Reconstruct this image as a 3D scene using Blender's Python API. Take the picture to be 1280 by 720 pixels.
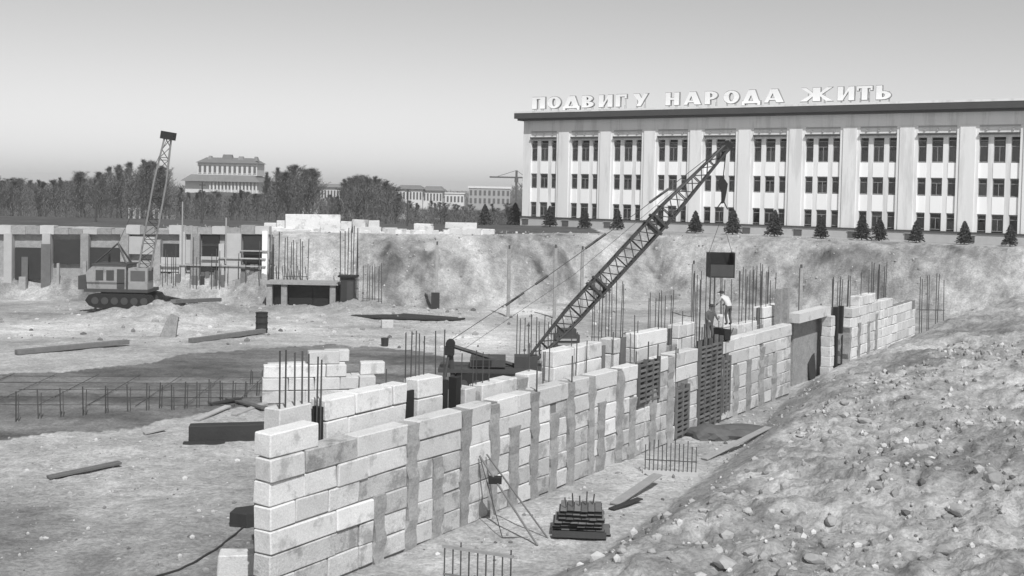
import bpy, bmesh, math, random
import numpy as np
from mathutils import Vector, Matrix, Euler
random.seed(7)
R = math.radians
scene = bpy.context.scene
for o in list(bpy.data.objects): bpy.data.objects.remove(o)
COL = scene.collection

# ------------------------------------------------------------------ camera
EYE = 4.7; FPX = 1390.0; PITCH = R(2.0); ROLL = R(1.15); PPY = 284.5
cam_d = bpy.data.cameras.new('camera'); cam = bpy.data.objects.new('camera', cam_d); COL.objects.link(cam)
cam_d.sensor_fit = 'HORIZONTAL'; cam_d.sensor_width = 36; cam_d.lens = 36*FPX/1280
cam_d.shift_y = -(360-PPY)/1280; cam_d.clip_start = .1; cam_d.clip_end = 20000
CR = Matrix.Rotation(R(90)-PITCH, 3, 'X') @ Matrix.Rotation(ROLL, 3, 'Z')
cam.rotation_euler = CR.to_euler(); cam.location = (0, 0, EYE)
scene.camera = cam

# ------------------------------------------------------------------ light
SUN_EL = R(50); SUN_DIR = Vector((0.30, -0.95, 0)).normalized()      # horizontal direction towards the sun
w = bpy.data.worlds.new('World'); scene.world = w; w.use_nodes = True
nt = w.node_tree; bg = nt.nodes['Background']
sky = nt.nodes.new('ShaderNodeTexSky'); sky.sky_type = 'NISHITA'; sky.sun_disc = False
sky.sun_elevation = SUN_EL; sky.sun_rotation = math.atan2(SUN_DIR.x, SUN_DIR.y)
sky.air_density = 1.0; sky.dust_density = 0.7; sky.ozone_density = 1.0
bw = nt.nodes.new('ShaderNodeRGBToBW')
nt.links.new(sky.outputs[0], bw.inputs[0]); nt.links.new(bw.outputs[0], bg.inputs[0])
bg.inputs[1].default_value = 0.112
sd = bpy.data.lights.new('sun', 'SUN'); sd.energy = 3.9; sd.angle = R(0.6); sd.color = (1, 1, 1)
sun = bpy.data.objects.new('sun', sd); COL.objects.link(sun)
to_sun = Vector((SUN_DIR.x*math.cos(SUN_EL), SUN_DIR.y*math.cos(SUN_EL), math.sin(SUN_EL)))
sun.rotation_euler = (-to_sun).to_track_quat('-Z', 'Y').to_euler(); sun.location = (20, -40, 60)
vs = scene.view_settings; vs.view_transform = 'Standard'; vs.look = 'None'; vs.exposure = 0.10; vs.gamma = 1.0
vs.use_curve_mapping = False

# ------------------------------------------------------------------ helpers
def ray(x, y): return CR @ Vector((x-640, PPY-y, -FPX))
def at(x, y, Y):
    d = ray(x, y); return Vector((0, 0, EYE)) + d*(Y/d.y)
def on(x, y, z):
    d = ray(x, y); return Vector((0, 0, EYE)) + d*((z-EYE)/d.z)
FLOOR = -5.6
WANG = R(56.3); WDIR = Vector((math.cos(WANG), math.sin(WANG), 0)); EDIR = Vector((math.sin(WANG), -math.cos(WANG), 0))
CORNER = Vector((-5.75, 26.8, FLOOR))
def s_of_x(x, off=0.0):                     # distance along the block wall whose face shows at pixel column x
    c = CORNER - EDIR*off; k = (x-640)/FPX
    return (k*c.y - c.x)/(WDIR.x - k*WDIR.y)
def sp(s, o, z): return Vector((CORNER.x, CORNER.y, 0)) + WDIR*s + EDIR*o + Vector((0, 0, z))

def _h(ix, iy, seed):
    n = (ix.astype(np.int64)*374761393 + iy.astype(np.int64)*668265263 + seed*1442695041) & 0x7fffffff
    n = ((n ^ (n >> 13))*1274126177) & 0x7fffffff
    return ((n ^ (n >> 16)) & 0xffff)/65535.0
def vnoise(x, y, seed=0):
    x = np.asarray(x, float); y = np.asarray(y, float)
    ix = np.floor(x); iy = np.floor(y); fx = x-ix; fy = y-iy
    fx = fx*fx*(3-2*fx); fy = fy*fy*(3-2*fy)
    a = _h(ix, iy, seed); b = _h(ix+1, iy, seed); c = _h(ix, iy+1, seed); d = _h(ix+1, iy+1, seed)
    return (a*(1-fx)+b*fx)*(1-fy) + (c*(1-fx)+d*fx)*fy - .5
def fbm(x, y, f, octv=4, seed=0, gain=.5):
    t = 0; a = 1
    for i in range(octv):
        t = t + a*vnoise(x*f+i*17.3, y*f-i*9.1, seed+i); f *= 2.03; a *= gain
    return t

MATS = {}
def mat(name, base, rough=.9, *a_, **k_):
    return _mat(name, base, rough, *a_, **k_)
def _mat(name, base, rough=.9, var=.25, scale=3.0, bump=.3, bscale=None, rnd=0.0, spec=.3, metal=0.0, fine=0.0, attr=None, stain=None, stretch=None, ro=.6, speck=None, bdist=.05):
    if name in MATS: return MATS[name]
    m = bpy.data.materials.new(name); m.use_nodes = True; N = m.node_tree.nodes; L = m.node_tree.links
    b = N['Principled BSDF']; b.inputs['Roughness'].default_value = rough; b.inputs['Metallic'].default_value = metal
    b.inputs['Specular IOR Level'].default_value = spec
    tc = N.new('ShaderNodeTexCoord')
    def math_(op, a, bb):
        n = N.new('ShaderNodeMath'); n.operation = op
        for i, v in enumerate((a, bb)):
            if isinstance(v, (int, float)): n.inputs[i].default_value = v
            else: L.new(v, n.inputs[i])
        return n.outputs[0]
    def noise(sc, det=6, ro=.6):
        n = N.new('ShaderNodeTexNoise'); n.inputs['Scale'].default_value = sc; n.inputs['Detail'].default_value = det
        n.inputs['Roughness'].default_value = ro; L.new(vec, n.inputs['Vector']); return n.outputs[0]
    if rnd:
        oi = N.new('ShaderNodeObjectInfo'); ad = N.new('ShaderNodeVectorMath'); ad.operation = 'ADD'
        sc_ = N.new('ShaderNodeVectorMath'); sc_.operation = 'SCALE'; cm = N.new('ShaderNodeCombineXYZ')
        L.new(oi.outputs['Random'], cm.inputs[0]); L.new(oi.outputs['Random'], cm.inputs[1])
        L.new(cm.outputs[0], sc_.inputs[0]); sc_.inputs['Scale'].default_value = 137.0
        L.new(tc.outputs['Object'], ad.inputs[0]); L.new(sc_.outputs[0], ad.inputs[1]); vec = ad.outputs[0]
    else: vec = tc.outputs['Object']
    if stretch:
        mp_ = N.new('ShaderNodeMapping'); mp_.inputs['Scale'].default_value = (1, 1, stretch); L.new(vec, mp_.inputs[0]); vec = mp_.outputs[0]
    n1 = noise(scale, 9, ro)
    v = math_('MULTIPLY_ADD', n1, 2*var); v.node.inputs[2].default_value = 1-var
    if fine:
        f = noise(scale*9, 4, .7); f2 = math_('MULTIPLY_ADD', f, 2*fine); f2.node.inputs[2].default_value = 1-fine
        v = math_('MULTIPLY', v, f2)
    if rnd:
        r2 = math_('MULTIPLY_ADD', oi.outputs['Random'], 2*rnd); r2.node.inputs[2].default_value = 1-rnd
        v = math_('MULTIPLY', v, r2)
    if speck:
        for sc_k, am_k in speck:
            k1 = noise(sc_k, 3, .8); mk = N.new('ShaderNodeMapRange'); L.new(k1, mk.inputs[0]); mk.inputs[1].default_value = .36; mk.inputs[2].default_value = .64; mk.inputs[3].default_value = 1-am_k; mk.inputs[4].default_value = 1+am_k; v = math_('MULTIPLY', v, mk.outputs[0])
    if stain:                                # (amount, scale, threshold): mortar smears and damp stains with edges of their own
        s1 = noise(stain[1], 5, .65); mr = N.new('ShaderNodeMapRange'); L.new(s1, mr.inputs[0])
        mr.inputs[1].default_value = stain[2]; mr.inputs[2].default_value = stain[2]+.1
        mr.inputs[3].default_value = 1; mr.inputs[4].default_value = 1-stain[0]
        v = math_('MULTIPLY', v, mr.outputs[0])
    if attr:
        at_ = N.new('ShaderNodeAttribute'); at_.attribute_name = attr; v = math_('MULTIPLY', v, at_.outputs['Fac'])
    v = math_('MULTIPLY', v, base)
    cc = N.new('ShaderNodeCombineColor')
    for i in range(3): L.new(v, cc.inputs[i])
    L.new(cc.outputs[0], b.inputs['Base Color'])
    if bump:
        bp = N.new('ShaderNodeBump'); bp.inputs['Strength'].default_value = bump; bp.inputs['Distance'].default_value = bdist
        L.new(noise(bscale or scale*5, 8, .65), bp.inputs['Height']); L.new(bp.outputs[0], b.inputs['Normal'])
    MATS[name] = m; return m

M_SOIL = mat('soil', .325, .95, .42, .6, 1.0, 3.5, fine=.25, attr='tone', ro=.72, speck=((7, .22), (1.6, .16)), bdist=.12)
M_BLOCK = mat('foundation_block', .59, .93, .13, 2.2, .35, 16, rnd=.17, fine=.14, stain=(.30, 1.7, .56), speck=((22, .10),))
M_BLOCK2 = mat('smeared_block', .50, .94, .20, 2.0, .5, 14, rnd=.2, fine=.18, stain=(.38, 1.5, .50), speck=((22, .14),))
M_CORE = mat('mortar', .20, .95, .3, 2, .4)
M_COLUMN = mat('poured_concrete', .29, .92, .25, 2.6, .6, 9, rnd=.12, fine=.18, ro=.7, speck=((14, .14), (3, .12)))
M_CONC = mat('concrete', .44, .88, .15, 1.5, .25, 8, rnd=.12, fine=.08)
M_CONCD = mat('damp_concrete', .105, .9, .35, .5, .3, 4, fine=.2)
M_TAR = mat('bitumen', .035, .7, .3, 2, .3)
M_STEEL = mat('rusty_rebar', .07, .75, .25, 6, .1, rnd=.25)
M_STEELP = mat('pale_steel', .33, .6, .2, 6, .1, rnd=.15)
M_CRANE = mat('crane_paint', .055, .6, .25, 3, .1, spec=.4)
M_CRANEL = mat('light_crane_paint', .27, .6, .25, 2, .1, spec=.4, stain=(.35, 1.4, .55))
M_BLACK = mat('black_steel', .018, .6, .2, 4, .1)
M_WOOD = mat('timber', .14, .85, .35, 3, .3, rnd=.3)
M_WOODL = mat('pale_timber', .34, .85, .25, 3, .3, rnd=.2)
M_CLOD = mat('clods', .34, .95, .25, 3, .6, 12, attr='tone')
M_STONE = mat('rubble', .36, .95, .25, 3, .6, 12, rnd=.25)
M_FACADE = mat('facade_render', .78, .85, .12, .9, .08, 10, stain=(.16, .8, .5), stretch=.12)
M_SPAN = mat('white_spandrel', .92, .7, .03, 1, .05, rnd=.03)
M_TRIM = mat('grey_trim', .40, .8, .12, 1.5, .1)
M_FASCIA = mat('dark_fascia', .07, .7, .2, .6, .1)
M_PLINTH = mat('plinth_stone', .46, .9, .15, 1.2, .2)
M_FRAME = mat('window_frame', .28, .6, .1, 2, 0)
M_CURT = mat('curtain', .50, .9, .2, 3, .2, rnd=.45)
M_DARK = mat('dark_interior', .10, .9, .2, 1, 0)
M_LETTER = mat('white_letter', .88, .5, .03, 1, 0)
M_RIM = mat('letter_rim', .24, .6, .15, 1, 0)
M_BARK = mat('bark', .07, .9, .3, 3, .4)
M_TWIG = mat('twigs', .11, .9, .3, .4, 0, rnd=.25)
M_SPRUCE = mat('spruce_needles', .045, .8, .35, 2, 0, rnd=.2)
M_ROOF = mat('roof_tin', .17, .6, .2, .4, .1, rnd=.2)
M_FARW = mat('far_plaster', .62, .9, .12, .2, 0, rnd=.1)
M_GRASS = mat('lawn', .07, .95, .3, 2, .4)
M_CLOTH = mat('work_jacket', .10, .9, .2, 8, .2)
M_SHIRT = mat('pale_shirt', .55, .9, .1, 8, .2)
M_SKIN = mat('skin', .32, .6, .05, 8, 0)
def glass():
    m = bpy.data.materials.new('window_glass'); m.use_nodes = True; N = m.node_tree.nodes; L = m.node_tree.links
    N.remove(N['Principled BSDF']); g = N.new('ShaderNodeBsdfGlossy'); g.inputs['Roughness'].default_value = .03
    t = N.new('ShaderNodeBsdfTransparent'); t.inputs[0].default_value = (.75, .75, .75, 1); mx = N.new('ShaderNodeMixShader')
    fr = N.new('ShaderNodeFresnel'); fr.inputs[0].default_value = 1.5
    L.new(fr.outputs[0], mx.inputs[0]); L.new(t.outputs[0], mx.inputs[1]); L.new(g.outputs[0], mx.inputs[2])
    L.new(mx.outputs[0], N['Material Output'].inputs[0]); return m
M_GLASS = glass()

class MB:
    def __init__(s): s.v = []; s.f = []
    def box(s, x0, x1, y0, y1, z0, z1, M=None):
        i = len(s.v); p = [Vector((x, y, z)) for z in (z0, z1) for y in (y0, y1) for x in (x0, x1)]
        if M is not None: p = [M @ q for q in p]
        s.v += p; s.f += [tuple(i+k for k in f) for f in ((0,2,3,1),(4,5,7,6),(0,1,5,4),(2,6,7,3),(0,4,6,2),(1,3,7,5))]
        return s
    def tube(s, a, b, r, r2=None, n=5, caps=True):
        a = Vector(a); b = Vector(b); r2 = r if r2 is None else r2
        d = (b-a).normalized(); u = d.orthogonal().normalized(); q = d.cross(u); i = len(s.v)
        for k in range(n):
            c = math.cos(2*math.pi*k/n); t = math.sin(2*math.pi*k/n)
            s.v += [a+(u*c+q*t)*r, b+(u*c+q*t)*r2]
        for k in range(n):
            j = (k+1) % n; s.f.append((i+2*k, i+2*j, i+2*j+1, i+2*k+1))
        if caps: s.f.append(tuple(i+2*k for k in range(n))[::-1]); s.f.append(tuple(i+2*k+1 for k in range(n)))
        return s
    def path(s, pts, r, n=5):
        for a, b in zip(pts[:-1], pts[1:]): s.tube(a, b, r, n=n)
        return s
    def prism(s, pts, d0, d1, axis='y'):      # polygon in x,z pushed along y (or in x,y pushed along z)
        i = len(s.v); n = len(pts)
        for d in (d0, d1):
            for (a, b) in pts: s.v.append(Vector((a, d, b)) if axis == 'y' else Vector((a, b, d)))
        s.f.append(tuple(range(i, i+n))); s.f.append(tuple(range(i+n, i+2*n))[::-1])
        for k in range(n):
            j = (k+1) % n; s.f.append((i+k, i+n+k, i+n+j, i+j))
        return s
    def mesh(s, name, m, smooth=False):
        me = bpy.data.meshes.new(name); me.from_pydata([tuple(v) for v in s.v], [], s.f); me.update()
        bm = bmesh.new(); bm.from_mesh(me); bmesh.ops.recalc_face_normals(bm, faces=bm.faces); bm.to_mesh(me); bm.free()
        me.materials.append(m)
        if smooth: me.polygons.foreach_set('use_smooth', [True]*len(me.polygons))
        return me
    def build(s, name, m, parent=None, smooth=False): return link(name, s.mesh(name, m, smooth), parent)
def link(name, me, parent=None, loc=None, rz=None, scale=None):
    o = bpy.data.objects.new(name, me); COL.objects.link(o)
    if parent is not None: o.parent = parent
    if loc is not None: o.location = loc
    if rz is not None: o.rotation_euler = (0, 0, rz)
    if scale is not None: o.scale = scale
    return o
def tag(o, label, cat, group=None):
    o['label'] = label; o['category'] = cat
    if group: o['group'] = group
    return o
def struct(o): o['kind'] = 'structure'; return o
def thing(name, label, cat, loc=(0,0,0), rz=0, group=None):
    return tag(link(name, None, None, loc, rz), label, cat, group)
def copy_tree(o, parent=None):
    c = o.copy(); COL.objects.link(c); c.parent = parent
    for ch in o.children: copy_tree(ch, c)
    return c
def chamfer(lx, ly, lz, bv=.02, jit=0.0, seed=0):
    bm = bmesh.new(); bmesh.ops.create_cube(bm, size=1)
    rn = random.Random(seed)
    for v in bm.verts:
        v.co = Vector((v.co.x*lx, v.co.y*ly, v.co.z*lz)) + Vector([rn.uniform(-jit, jit) for _ in range(3)])
    bmesh.ops.bevel(bm, geom=bm.edges[:], offset=bv, segments=1, affect='EDGES', profile=.5)
    return bm
def bm_mesh(bm, name, m):
    me = bpy.data.meshes.new(name); bm.to_mesh(me); bm.free(); me.materials.append(m); return me

# ------------------------------------------------------------------ terrain
CRX = [-400, -70, -36, -22, -12, -3, 6, 15, 26, 40, 60, 400]
CRY = [111, 111, 111, 110, 110, 112, 119, 122, 119, 113, 102, 60]
FP0 = Vector((1.3, 146.0, 0))                # left end of the long facade
def crest(X):
    return np.minimum(np.interp(X, CRX, CRY), 146-.667*(X-1.3)-7)
def ground_h(X, Y, detail=True):
    X = np.asarray(X, float); Y = np.asarray(Y, float)
    dx = X-CORNER.x; dy = Y-CORNER.y
    o = dx*EDIR.x + dy*EDIR.y; s = dx*WDIR.x + dy*WDIR.y
    base = FLOOR - np.clip((Y-55)/45, 0, 1)*.6
    n1 = fbm(X, Y, .12, 4, 3); n2 = fbm(X, Y, .6, 4, 11)
    # earth bank on the right of the wall
    oo = o + .5*fbm(X, Y, .35, 3, 21) + np.interp(s, [0, 8, 13, 23.4, 35, 44], [-1.2, -1.2, -1.1, .9, 2.9, 4.2])
    prof = np.interp(oo, [3.3, 5.0, 5.7, 6.6, 9, 14, 20, 30, 45, 70], [0, .88, 1.08, 1.2, 1.5, 2.3, 3.3, 4.4, 5.4, 5.6])
    prof = prof + np.interp(s, [18, 30, 44, 60], [0, 0, .25, .6])*np.clip((oo-3.3)/3, 0, 1)
    rough = np.clip((oo-4.7)/.8, 0, 1)
    n3 = fbm(X, Y, 1.9, 4, 15, .6)
    right = base + prof + rough*(n1*.9 + n2*.36 + n3*.15 - .16*np.maximum(0, .16-np.abs(fbm(X, Y, .8, 3, 19)))/.16)
    # far bank
    c = crest(X) + 1.4*fbm(X, Y*0+X, .09, 3, 31)
    t = np.clip((Y-(c-11))/11, 0, 1); t = t*t*(3-2*t)*.45+t*.55
    far = base*(1-t) + t*0.0 + np.sin(t*math.pi)*(1.7*fbm(X, Y*.5, .13, 4, 41) + 1.7*np.abs(fbm(X+.4*Y, Y*.22, .38, 4, 47)) + .5*fbm(X, Y, .9, 3, 49))
    h = np.maximum(right, far) if True else far
    h = np.where((oo < 3.3) | (t > .999), far, h)
    h = np.where(t > .999, np.minimum(h, .0), h)
    h = h + (1-t)*(1-rough)*(.12*n1 + .08*n2 + .05*n3) + (t > .999)*.08*n2
    # spoil heap left of the floor, in front of the retaining wall
    g = np.exp(-(((X+27)/5.5)**2 + ((Y-88)/5)**2)); h = h + g*(1.1+.9*n2)*(t < .5)
    g = np.exp(-(((X+13)/7)**2 + ((Y-94)/3.5)**2)); h = h + g*(.7+.8*n2)*(t < .6)
    # land falls towards the river behind the crest on the left, woods and hill beyond
    fall = np.clip((Y-140)/120, 0, 1)*np.clip((4-X)/10, 0, 1)
    h = h - 5.5*fall*(1-np.exp(-((Y-60)/500)**4)*0) + 7.0*np.exp(-(((X+104)/45)**2 + ((Y-400)/60)**2))
    return h
def gh(X, Y): return float(ground_h(np.array([X]), np.array([Y]))[0])

ys = np.concatenate([[-20, -10, -4, 0, 3, 5, 7], np.geomspace(8.5, 150, 430), np.geomspace(153, 3600, 50)])
us = np.concatenate([np.linspace(-1.6, -.62, 26)[:-1], np.linspace(-.62, .62, 470), np.linspace(.62, 1.6, 26)[1:]])
YY, UU = np.meshgrid(ys, us, indexing='ij'); XX = UU*np.maximum(YY, 14)
ZZ = ground_h(XX, YY)
DX = XX-CORNER.x; DY = YY-CORNER.y; OO = DX*EDIR.x+DY*EDIR.y
tone = 1.05 + .55*fbm(XX, YY, .18, 4, 71) + .25*fbm(XX, YY, .9, 3, 75)
cr = crest(XX)
road = np.clip(1-np.abs(YY-(79+.10*(XX+20)))/8.5, 0, 1)*np.clip((4-XX)/8, 0, 1)
tone = tone + np.clip(road*1.6, 0, 1)*.45*(1+fbm(XX, YY*3, .2, 3, 81))
tone = tone - .28*np.clip((37-YY+2.5*fbm(XX, YY, .25, 3, 83))/4, 0, 1)*(OO < -.5)
SS = DX*WDIR.x+DY*WDIR.y
tone = tone + .12*((OO > 0) & (OO < 3.4))
OB = OO + .5*fbm(XX, YY, .35, 3, 21) + np.interp(SS, [0, 8, 13, 23.4, 35, 44], [-1.2, -1.2, -1.1, .9, 2.9, 4.2])
tone = tone*(1-.25*np.clip((OB-3.2)/.4, 0, 1)*np.clip((5.3-OB)/.5, 0, 1)*((SS < 40) & (OO > 0)))   # darker band along the cut
tone = tone*np.where(OB > 5.0, .95+.5*fbm(XX, YY, 1.1, 4, 77, .7), 1)
bank = (YY > cr-11) & (YY < cr)
tone = np.where(bank, tone*.84 + .55*fbm(XX+.5*YY, YY*.35, .28, 5, 91, .7) + .45*fbm(XX, YY*.6, 1.1, 3, 92, .7), tone)
patch = np.exp(-(((XX-1.5)/3.2)**2+((YY-97)/4.5)**2)); q_ = on(606, 426, FLOOR-.2); tone = tone + .6*np.exp(-(((XX-q_.x)/2.2)**2+((YY-q_.y)/5)**2))
tone = tone + .75*patch      # pale sand spilt at the foot of the bank
lawn = (YY > cr+1.5+1.5*fbm(XX, YY, .3, 2, 95)) & (XX < 10)
tone = np.where(lawn, .25+.1*fbm(XX, YY, .3, 3, 97), tone)
def inpoly(px, z):
    q = [on(x, y, z) for x, y in px]; ins = np.zeros(XX.shape, bool); j = len(q)-1
    xw = XX+1.1*fbm(XX, YY, .3, 3, 101); yw = YY+1.6*fbm(XX, YY, .25, 4, 103)
    for i in range(len(q)):
        c_ = ((q[i].y > yw) != (q[j].y > yw)) & (xw < (q[j].x-q[i].x)*(yw-q[i].y)/(q[j].y-q[i].y+1e-9)+q[i].x)
        ins ^= c_; j = i
    return ins
DK = inpoly([(-60,556),(60,549),(172,537),(240,522),(330,505),(400,498),(560,478),(600,462),(560,446),(530,437),(480,430),(420,425),(360,428),(300,434),(230,443),(172,452),(60,463),(-60,474)], FLOOR)
tone = np.where(DK, .46+.42*fbm(XX*.35, YY, .5, 4, 105)+.12*fbm(XX, YY, 2, 2, 107), tone)       # dark damp blinding concrete
tone = np.clip(tone, .12, 2.2)
nr, nc = XX.shape
me = bpy.data.meshes.new('ground')
idx = np.arange(nr*nc).reshape(nr, nc)
F = np.stack([idx[:-1, :-1], idx[:-1, 1:], idx[1:, 1:], idx[1:, :-1]], -1).reshape(-1, 4)
me.vertices.add(nr*nc); me.vertices.foreach_set('co', np.stack([XX, YY, ZZ], -1).astype(np.float32).ravel())
me.loops.add(F.size); me.loops.foreach_set('vertex_index', F.astype(np.int32).ravel())
me.polygons.add(len(F)); me.polygons.foreach_set('loop_start', (np.arange(len(F))*4).astype(np.int32))
me.update(calc_edges=True)
me.polygons.foreach_set('use_smooth', np.ones(len(F), bool))
a = me.attributes.new('tone', 'FLOAT', 'POINT'); a.data.foreach_set('value', tone.astype(np.float32).ravel())
me.materials.append(M_SOIL); struct(link('ground', me))

# ------------------------------------------------------------------ long building with the slogan
FANG = math.atan2(EDIR.y, EDIR.x)
bld = thing('museum_building', 'long pale three storey public building with pilasters and triple windows', 'building', (FP0.x, FP0.y, 0), FANG)
NB = 11; BAY = 6.1; G0 = 1.08; GW = 4.15; LEN = G0+NB*BAY+.2; ROOFZ = 14.6
MB().box(-.15, LEN+.15, -.25, 20, -1.5, 1.0).build('plinth', M_PLINTH, bld)
MB().box(-.22, LEN+.22, -.36, 20.05, 1.003, 1.16).build('plinth_moulding', M_FASCIA, bld)
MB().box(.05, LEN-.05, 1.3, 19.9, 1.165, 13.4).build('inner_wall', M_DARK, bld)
MB().box(0, LEN, -.02, 20, 12.25, 13.597).build('frieze', M_FACADE, bld)
MB().box(-.55, LEN+.55, -.75, 20.4, 13.6, 13.85).box(-.85, LEN+.85, -1.1, 20.6, 13.852, 14.55).build('cornice', M_FASCIA, bld)
MB().box(-.88, LEN+.88, -1.13, 20.5, 14.552, 14.78).build('parapet', M_FACADE, bld)
edges = [0.0]
for k in range(NB): edges += [G0+k*BAY, G0+k*BAY+GW]
edges.append(LEN)
for k in range(0, len(edges), 2):
    a0, a1 = edges[k], edges[k+1]
    b = MB(); b.box(a0-(.0 if k == 0 else .12), a1+(.12 if k < len(edges)-2 else 0), -.06, 1.28, 1.165, 12.247)
    p = b.build('pilaster', M_FACADE, bld)
    if a1-a0 > 1.3: MB().box(a0+.22, a1-.22, -.16, -.062, 1.165, 12.20).build('pilaster_face', M_FACADE, p)
ROWS = [(1.3, 3.0), (4.9, 6.7), (8.4, 10.7)]
COLS = [(0.12, .98), (1.5, 2.65), (3.17, GW-.12)]
def window_mesh(wd, ht):
    b = MB(); t = .07
    b.box(0, t, 0, .1, 0, ht); b.box(wd-t, wd, 0, .1, 0, ht); b.box(t, wd-t, .002, .098, 0, t); b.box(t, wd-t, .002, .098, ht-t, ht)
    b.box(t, wd-t, .02, .08, ht*.70, ht*.70+.06)
    if wd > 1: b.box(wd/2-.03, wd/2+.03, .022, .078, t, ht*.70)
    return b.mesh('window', M_FRAME)
WM = {}; PM = {}; CM = {}
rc = random.Random(5)
for k in range(NB):
    g = G0+k*BAY
    for (m0, m1) in ((.98, 1.5), (2.65, 3.17)):
        MB().box(g+m0, g+m1, .16, .6, 1.165, 11.0).build('mullion_pier', M_FACADE, bld)
    MB().box(g+.121, g+GW-.121, .10, .7, 11.003, 11.25).build('lintel', M_FACADE, bld)
    MB().box(g+.121, g+GW-.121, -.34, .65, 11.253, 11.45).build('window_hood', M_FASCIA, bld)
    fr = MB().box(g+.121, g+GW-.121, .06, .66, 11.453, 12.247).build('frieze_panel', M_FACADE, bld)
    for q in (.8, 2.07, 3.35): MB().box(g+q-.09, g+q+.09, -.06, .058, 11.72, 11.92).build('rosette', M_TRIM, fr)
    MB().box(g+.121, g+GW-.121, -.05, .058, 12.08, 12.2).build('moulding', M_TRIM, fr)
    for r, (z0, z1) in enumerate(ROWS):
        for c, (c0, c1) in enumerate(COLS):
            key = (round(c1-c0, 2), r)
            if key not in WM:
                wd = c1-c0; ht = z1-z0
                WM[key] = window_mesh(wd, ht)
                PM[key] = MB().box(.06, wd-.06, .045, .055, .06, ht-.06).mesh('pane', M_GLASS)
                for v, top in enumerate((.55, .72, .93)):
                    cv = MB(); n = 7
                    for q in range(n):
                        x0 = .05+(wd-.1)*q/n; x1 = .05+(wd-.1)*(q+1)/n; yy = .22+.05*(q % 2)
                        cv.box(x0, x1-.002, yy, yy+.02, .05, ht*top)
                    CM[key+(v,)] = cv.mesh('curtain', M_CURT)
            wo = link('window', WM[key], bld, (g+c0, .26, z0))
            link('pane', PM[key], wo)
            u = rc.random()
            if u < .92: link('curtain', CM[key+(rc.choice((0, 1, 2)),)], wo)
            if r < 2:
                z2 = ROWS[r+1][0]
                MB().box(g+c0+.003, g+c1-.003, .12, .55, z1+.05, z2-.05).build('spandrel', M_SPAN, bld)
    # basement window between the bays
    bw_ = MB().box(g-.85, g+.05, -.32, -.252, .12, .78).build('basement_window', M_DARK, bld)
    MB().box(g-.93, g+.13, -.37, -.252, .785, .86).build('window_sill', M_TRIM, bw_)

# slogan on the roof: ПОДВИГУ НАРОДА ЖИТЬ
def ring(cx, cz, rx, rz_, ix, iz, a0, a1, n):
    out = []
    for k in range(n):
        t0 = a0+(a1-a0)*k/n; t1 = a0+(a1-a0)*(k+1)/n
        out.append([(cx+rx*math.cos(t0), cz+rz_*math.sin(t0)), (cx+rx*math.cos(t1), cz+rz_*math.sin(t1)),
                    (cx+ix*math.cos(t1), cz+iz*math.sin(t1)), (cx+ix*math.cos(t0), cz+iz*math.sin(t0))])
    return out
def rect(x0, z0, x1, z1): return [(x0, z0), (x1, z0), (x1, z1), (x0, z1)]
PI = math.pi
LET = {
 'П': [rect(0,0,.34,1), rect(.62,0,.96,1), rect(.34,.84,.62,1)],
 'О': ring(.5,.5,.5,.5,.16,.34,0,2*PI,20),
 'Д': [[(.06,.16),(.34,.16),(.66,1),(.36,1)], [(.66,.16),(1.0,.16),(.74,1),(.4,1)], rect(-.04,-.02,1.08,.16), rect(-.04,-.16,.12,-.02), rect(.92,-.16,1.08,-.02)],
 'В': [rect(0,0,.34,1)]+ring(.34,.74,.46,.26,.16,.12,-PI/2,PI/2,8)+ring(.34,.26,.54,.26,.18,.12,-PI/2,PI/2,8),
 'И': [rect(0,0,.32,1), rect(.64,0,.96,1), [(.32,.05),(.32,.32),(.64,.95),(.64,.68)]],
 'Г': [rect(0,0,.34,1), rect(.34,.82,.86,1), rect(.74,.66,.86,.82)],
 'У': [[(0,1),(.36,1),(.62,.42),(.46,.2)], [(.74,1),(.98,1),(.5,0),(.2,0)]],
 'Н': [rect(0,0,.34,1), rect(.62,0,.96,1), rect(.34,.42,.62,.58)],
 'А': [[(0,0),(.2,0),(.56,1),(.34,1)], [(.66,0),(1.05,0),(.7,1),(.36,1)], rect(.26,.18,.66,.32)],
 'Р': [rect(0,0,.34,1)]+ring(.34,.68,.5,.32,.18,.17,-PI/2,PI/2,10),
 'Ж': [rect(.5,0,.82,1), [(.5,.42),(.5,.62),(.2,1),(-.02,1)], [(.5,.58),(.5,.36),(.24,0),(-.06,0)], [(.82,.42),(.82,.62),(1.12,1),(1.34,1)], [(.82,.58),(.82,.36),(1.08,0),(1.38,0)]],
 'Т': [rect(.3,0,.64,.84), rect(0,.84,.94,1), rect(0,.68,.11,.84), rect(.83,.68,.94,.84)],
 'Ь': [rect(0,0,.34,1)]+ring(.34,.3,.52,.3,.18,.15,-PI/2,PI/2,10)}
SIGN = [('П',662,678),('О',681,697),('Д',701,720),('В',724,740),('И',745,762),('Г',766,781),('У',788,806),
        ('Н',828,845),('А',851,872),('Р',877,895),('О',900,919),('Д',924,945),('А',951,975),
        ('Ж',997,1035),('И',1042,1063),('Т',1066,1086),('Ь',1090,1111)]
sign = thing('rooftop_sign', 'white block letter slogan standing on the roof of the long building', 'sign', (FP0.x, FP0.y, 14.78), FANG)
def s_fac(x): xr = x-640; return (xr*146-1390*1.3)/(1390*.832+.555*xr)
for yy in (.02, .4): MB().box(.5, s_fac(1111)+.4, yy, yy+.08, .02, .1).build('support_rail', M_TRIM, sign)
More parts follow.
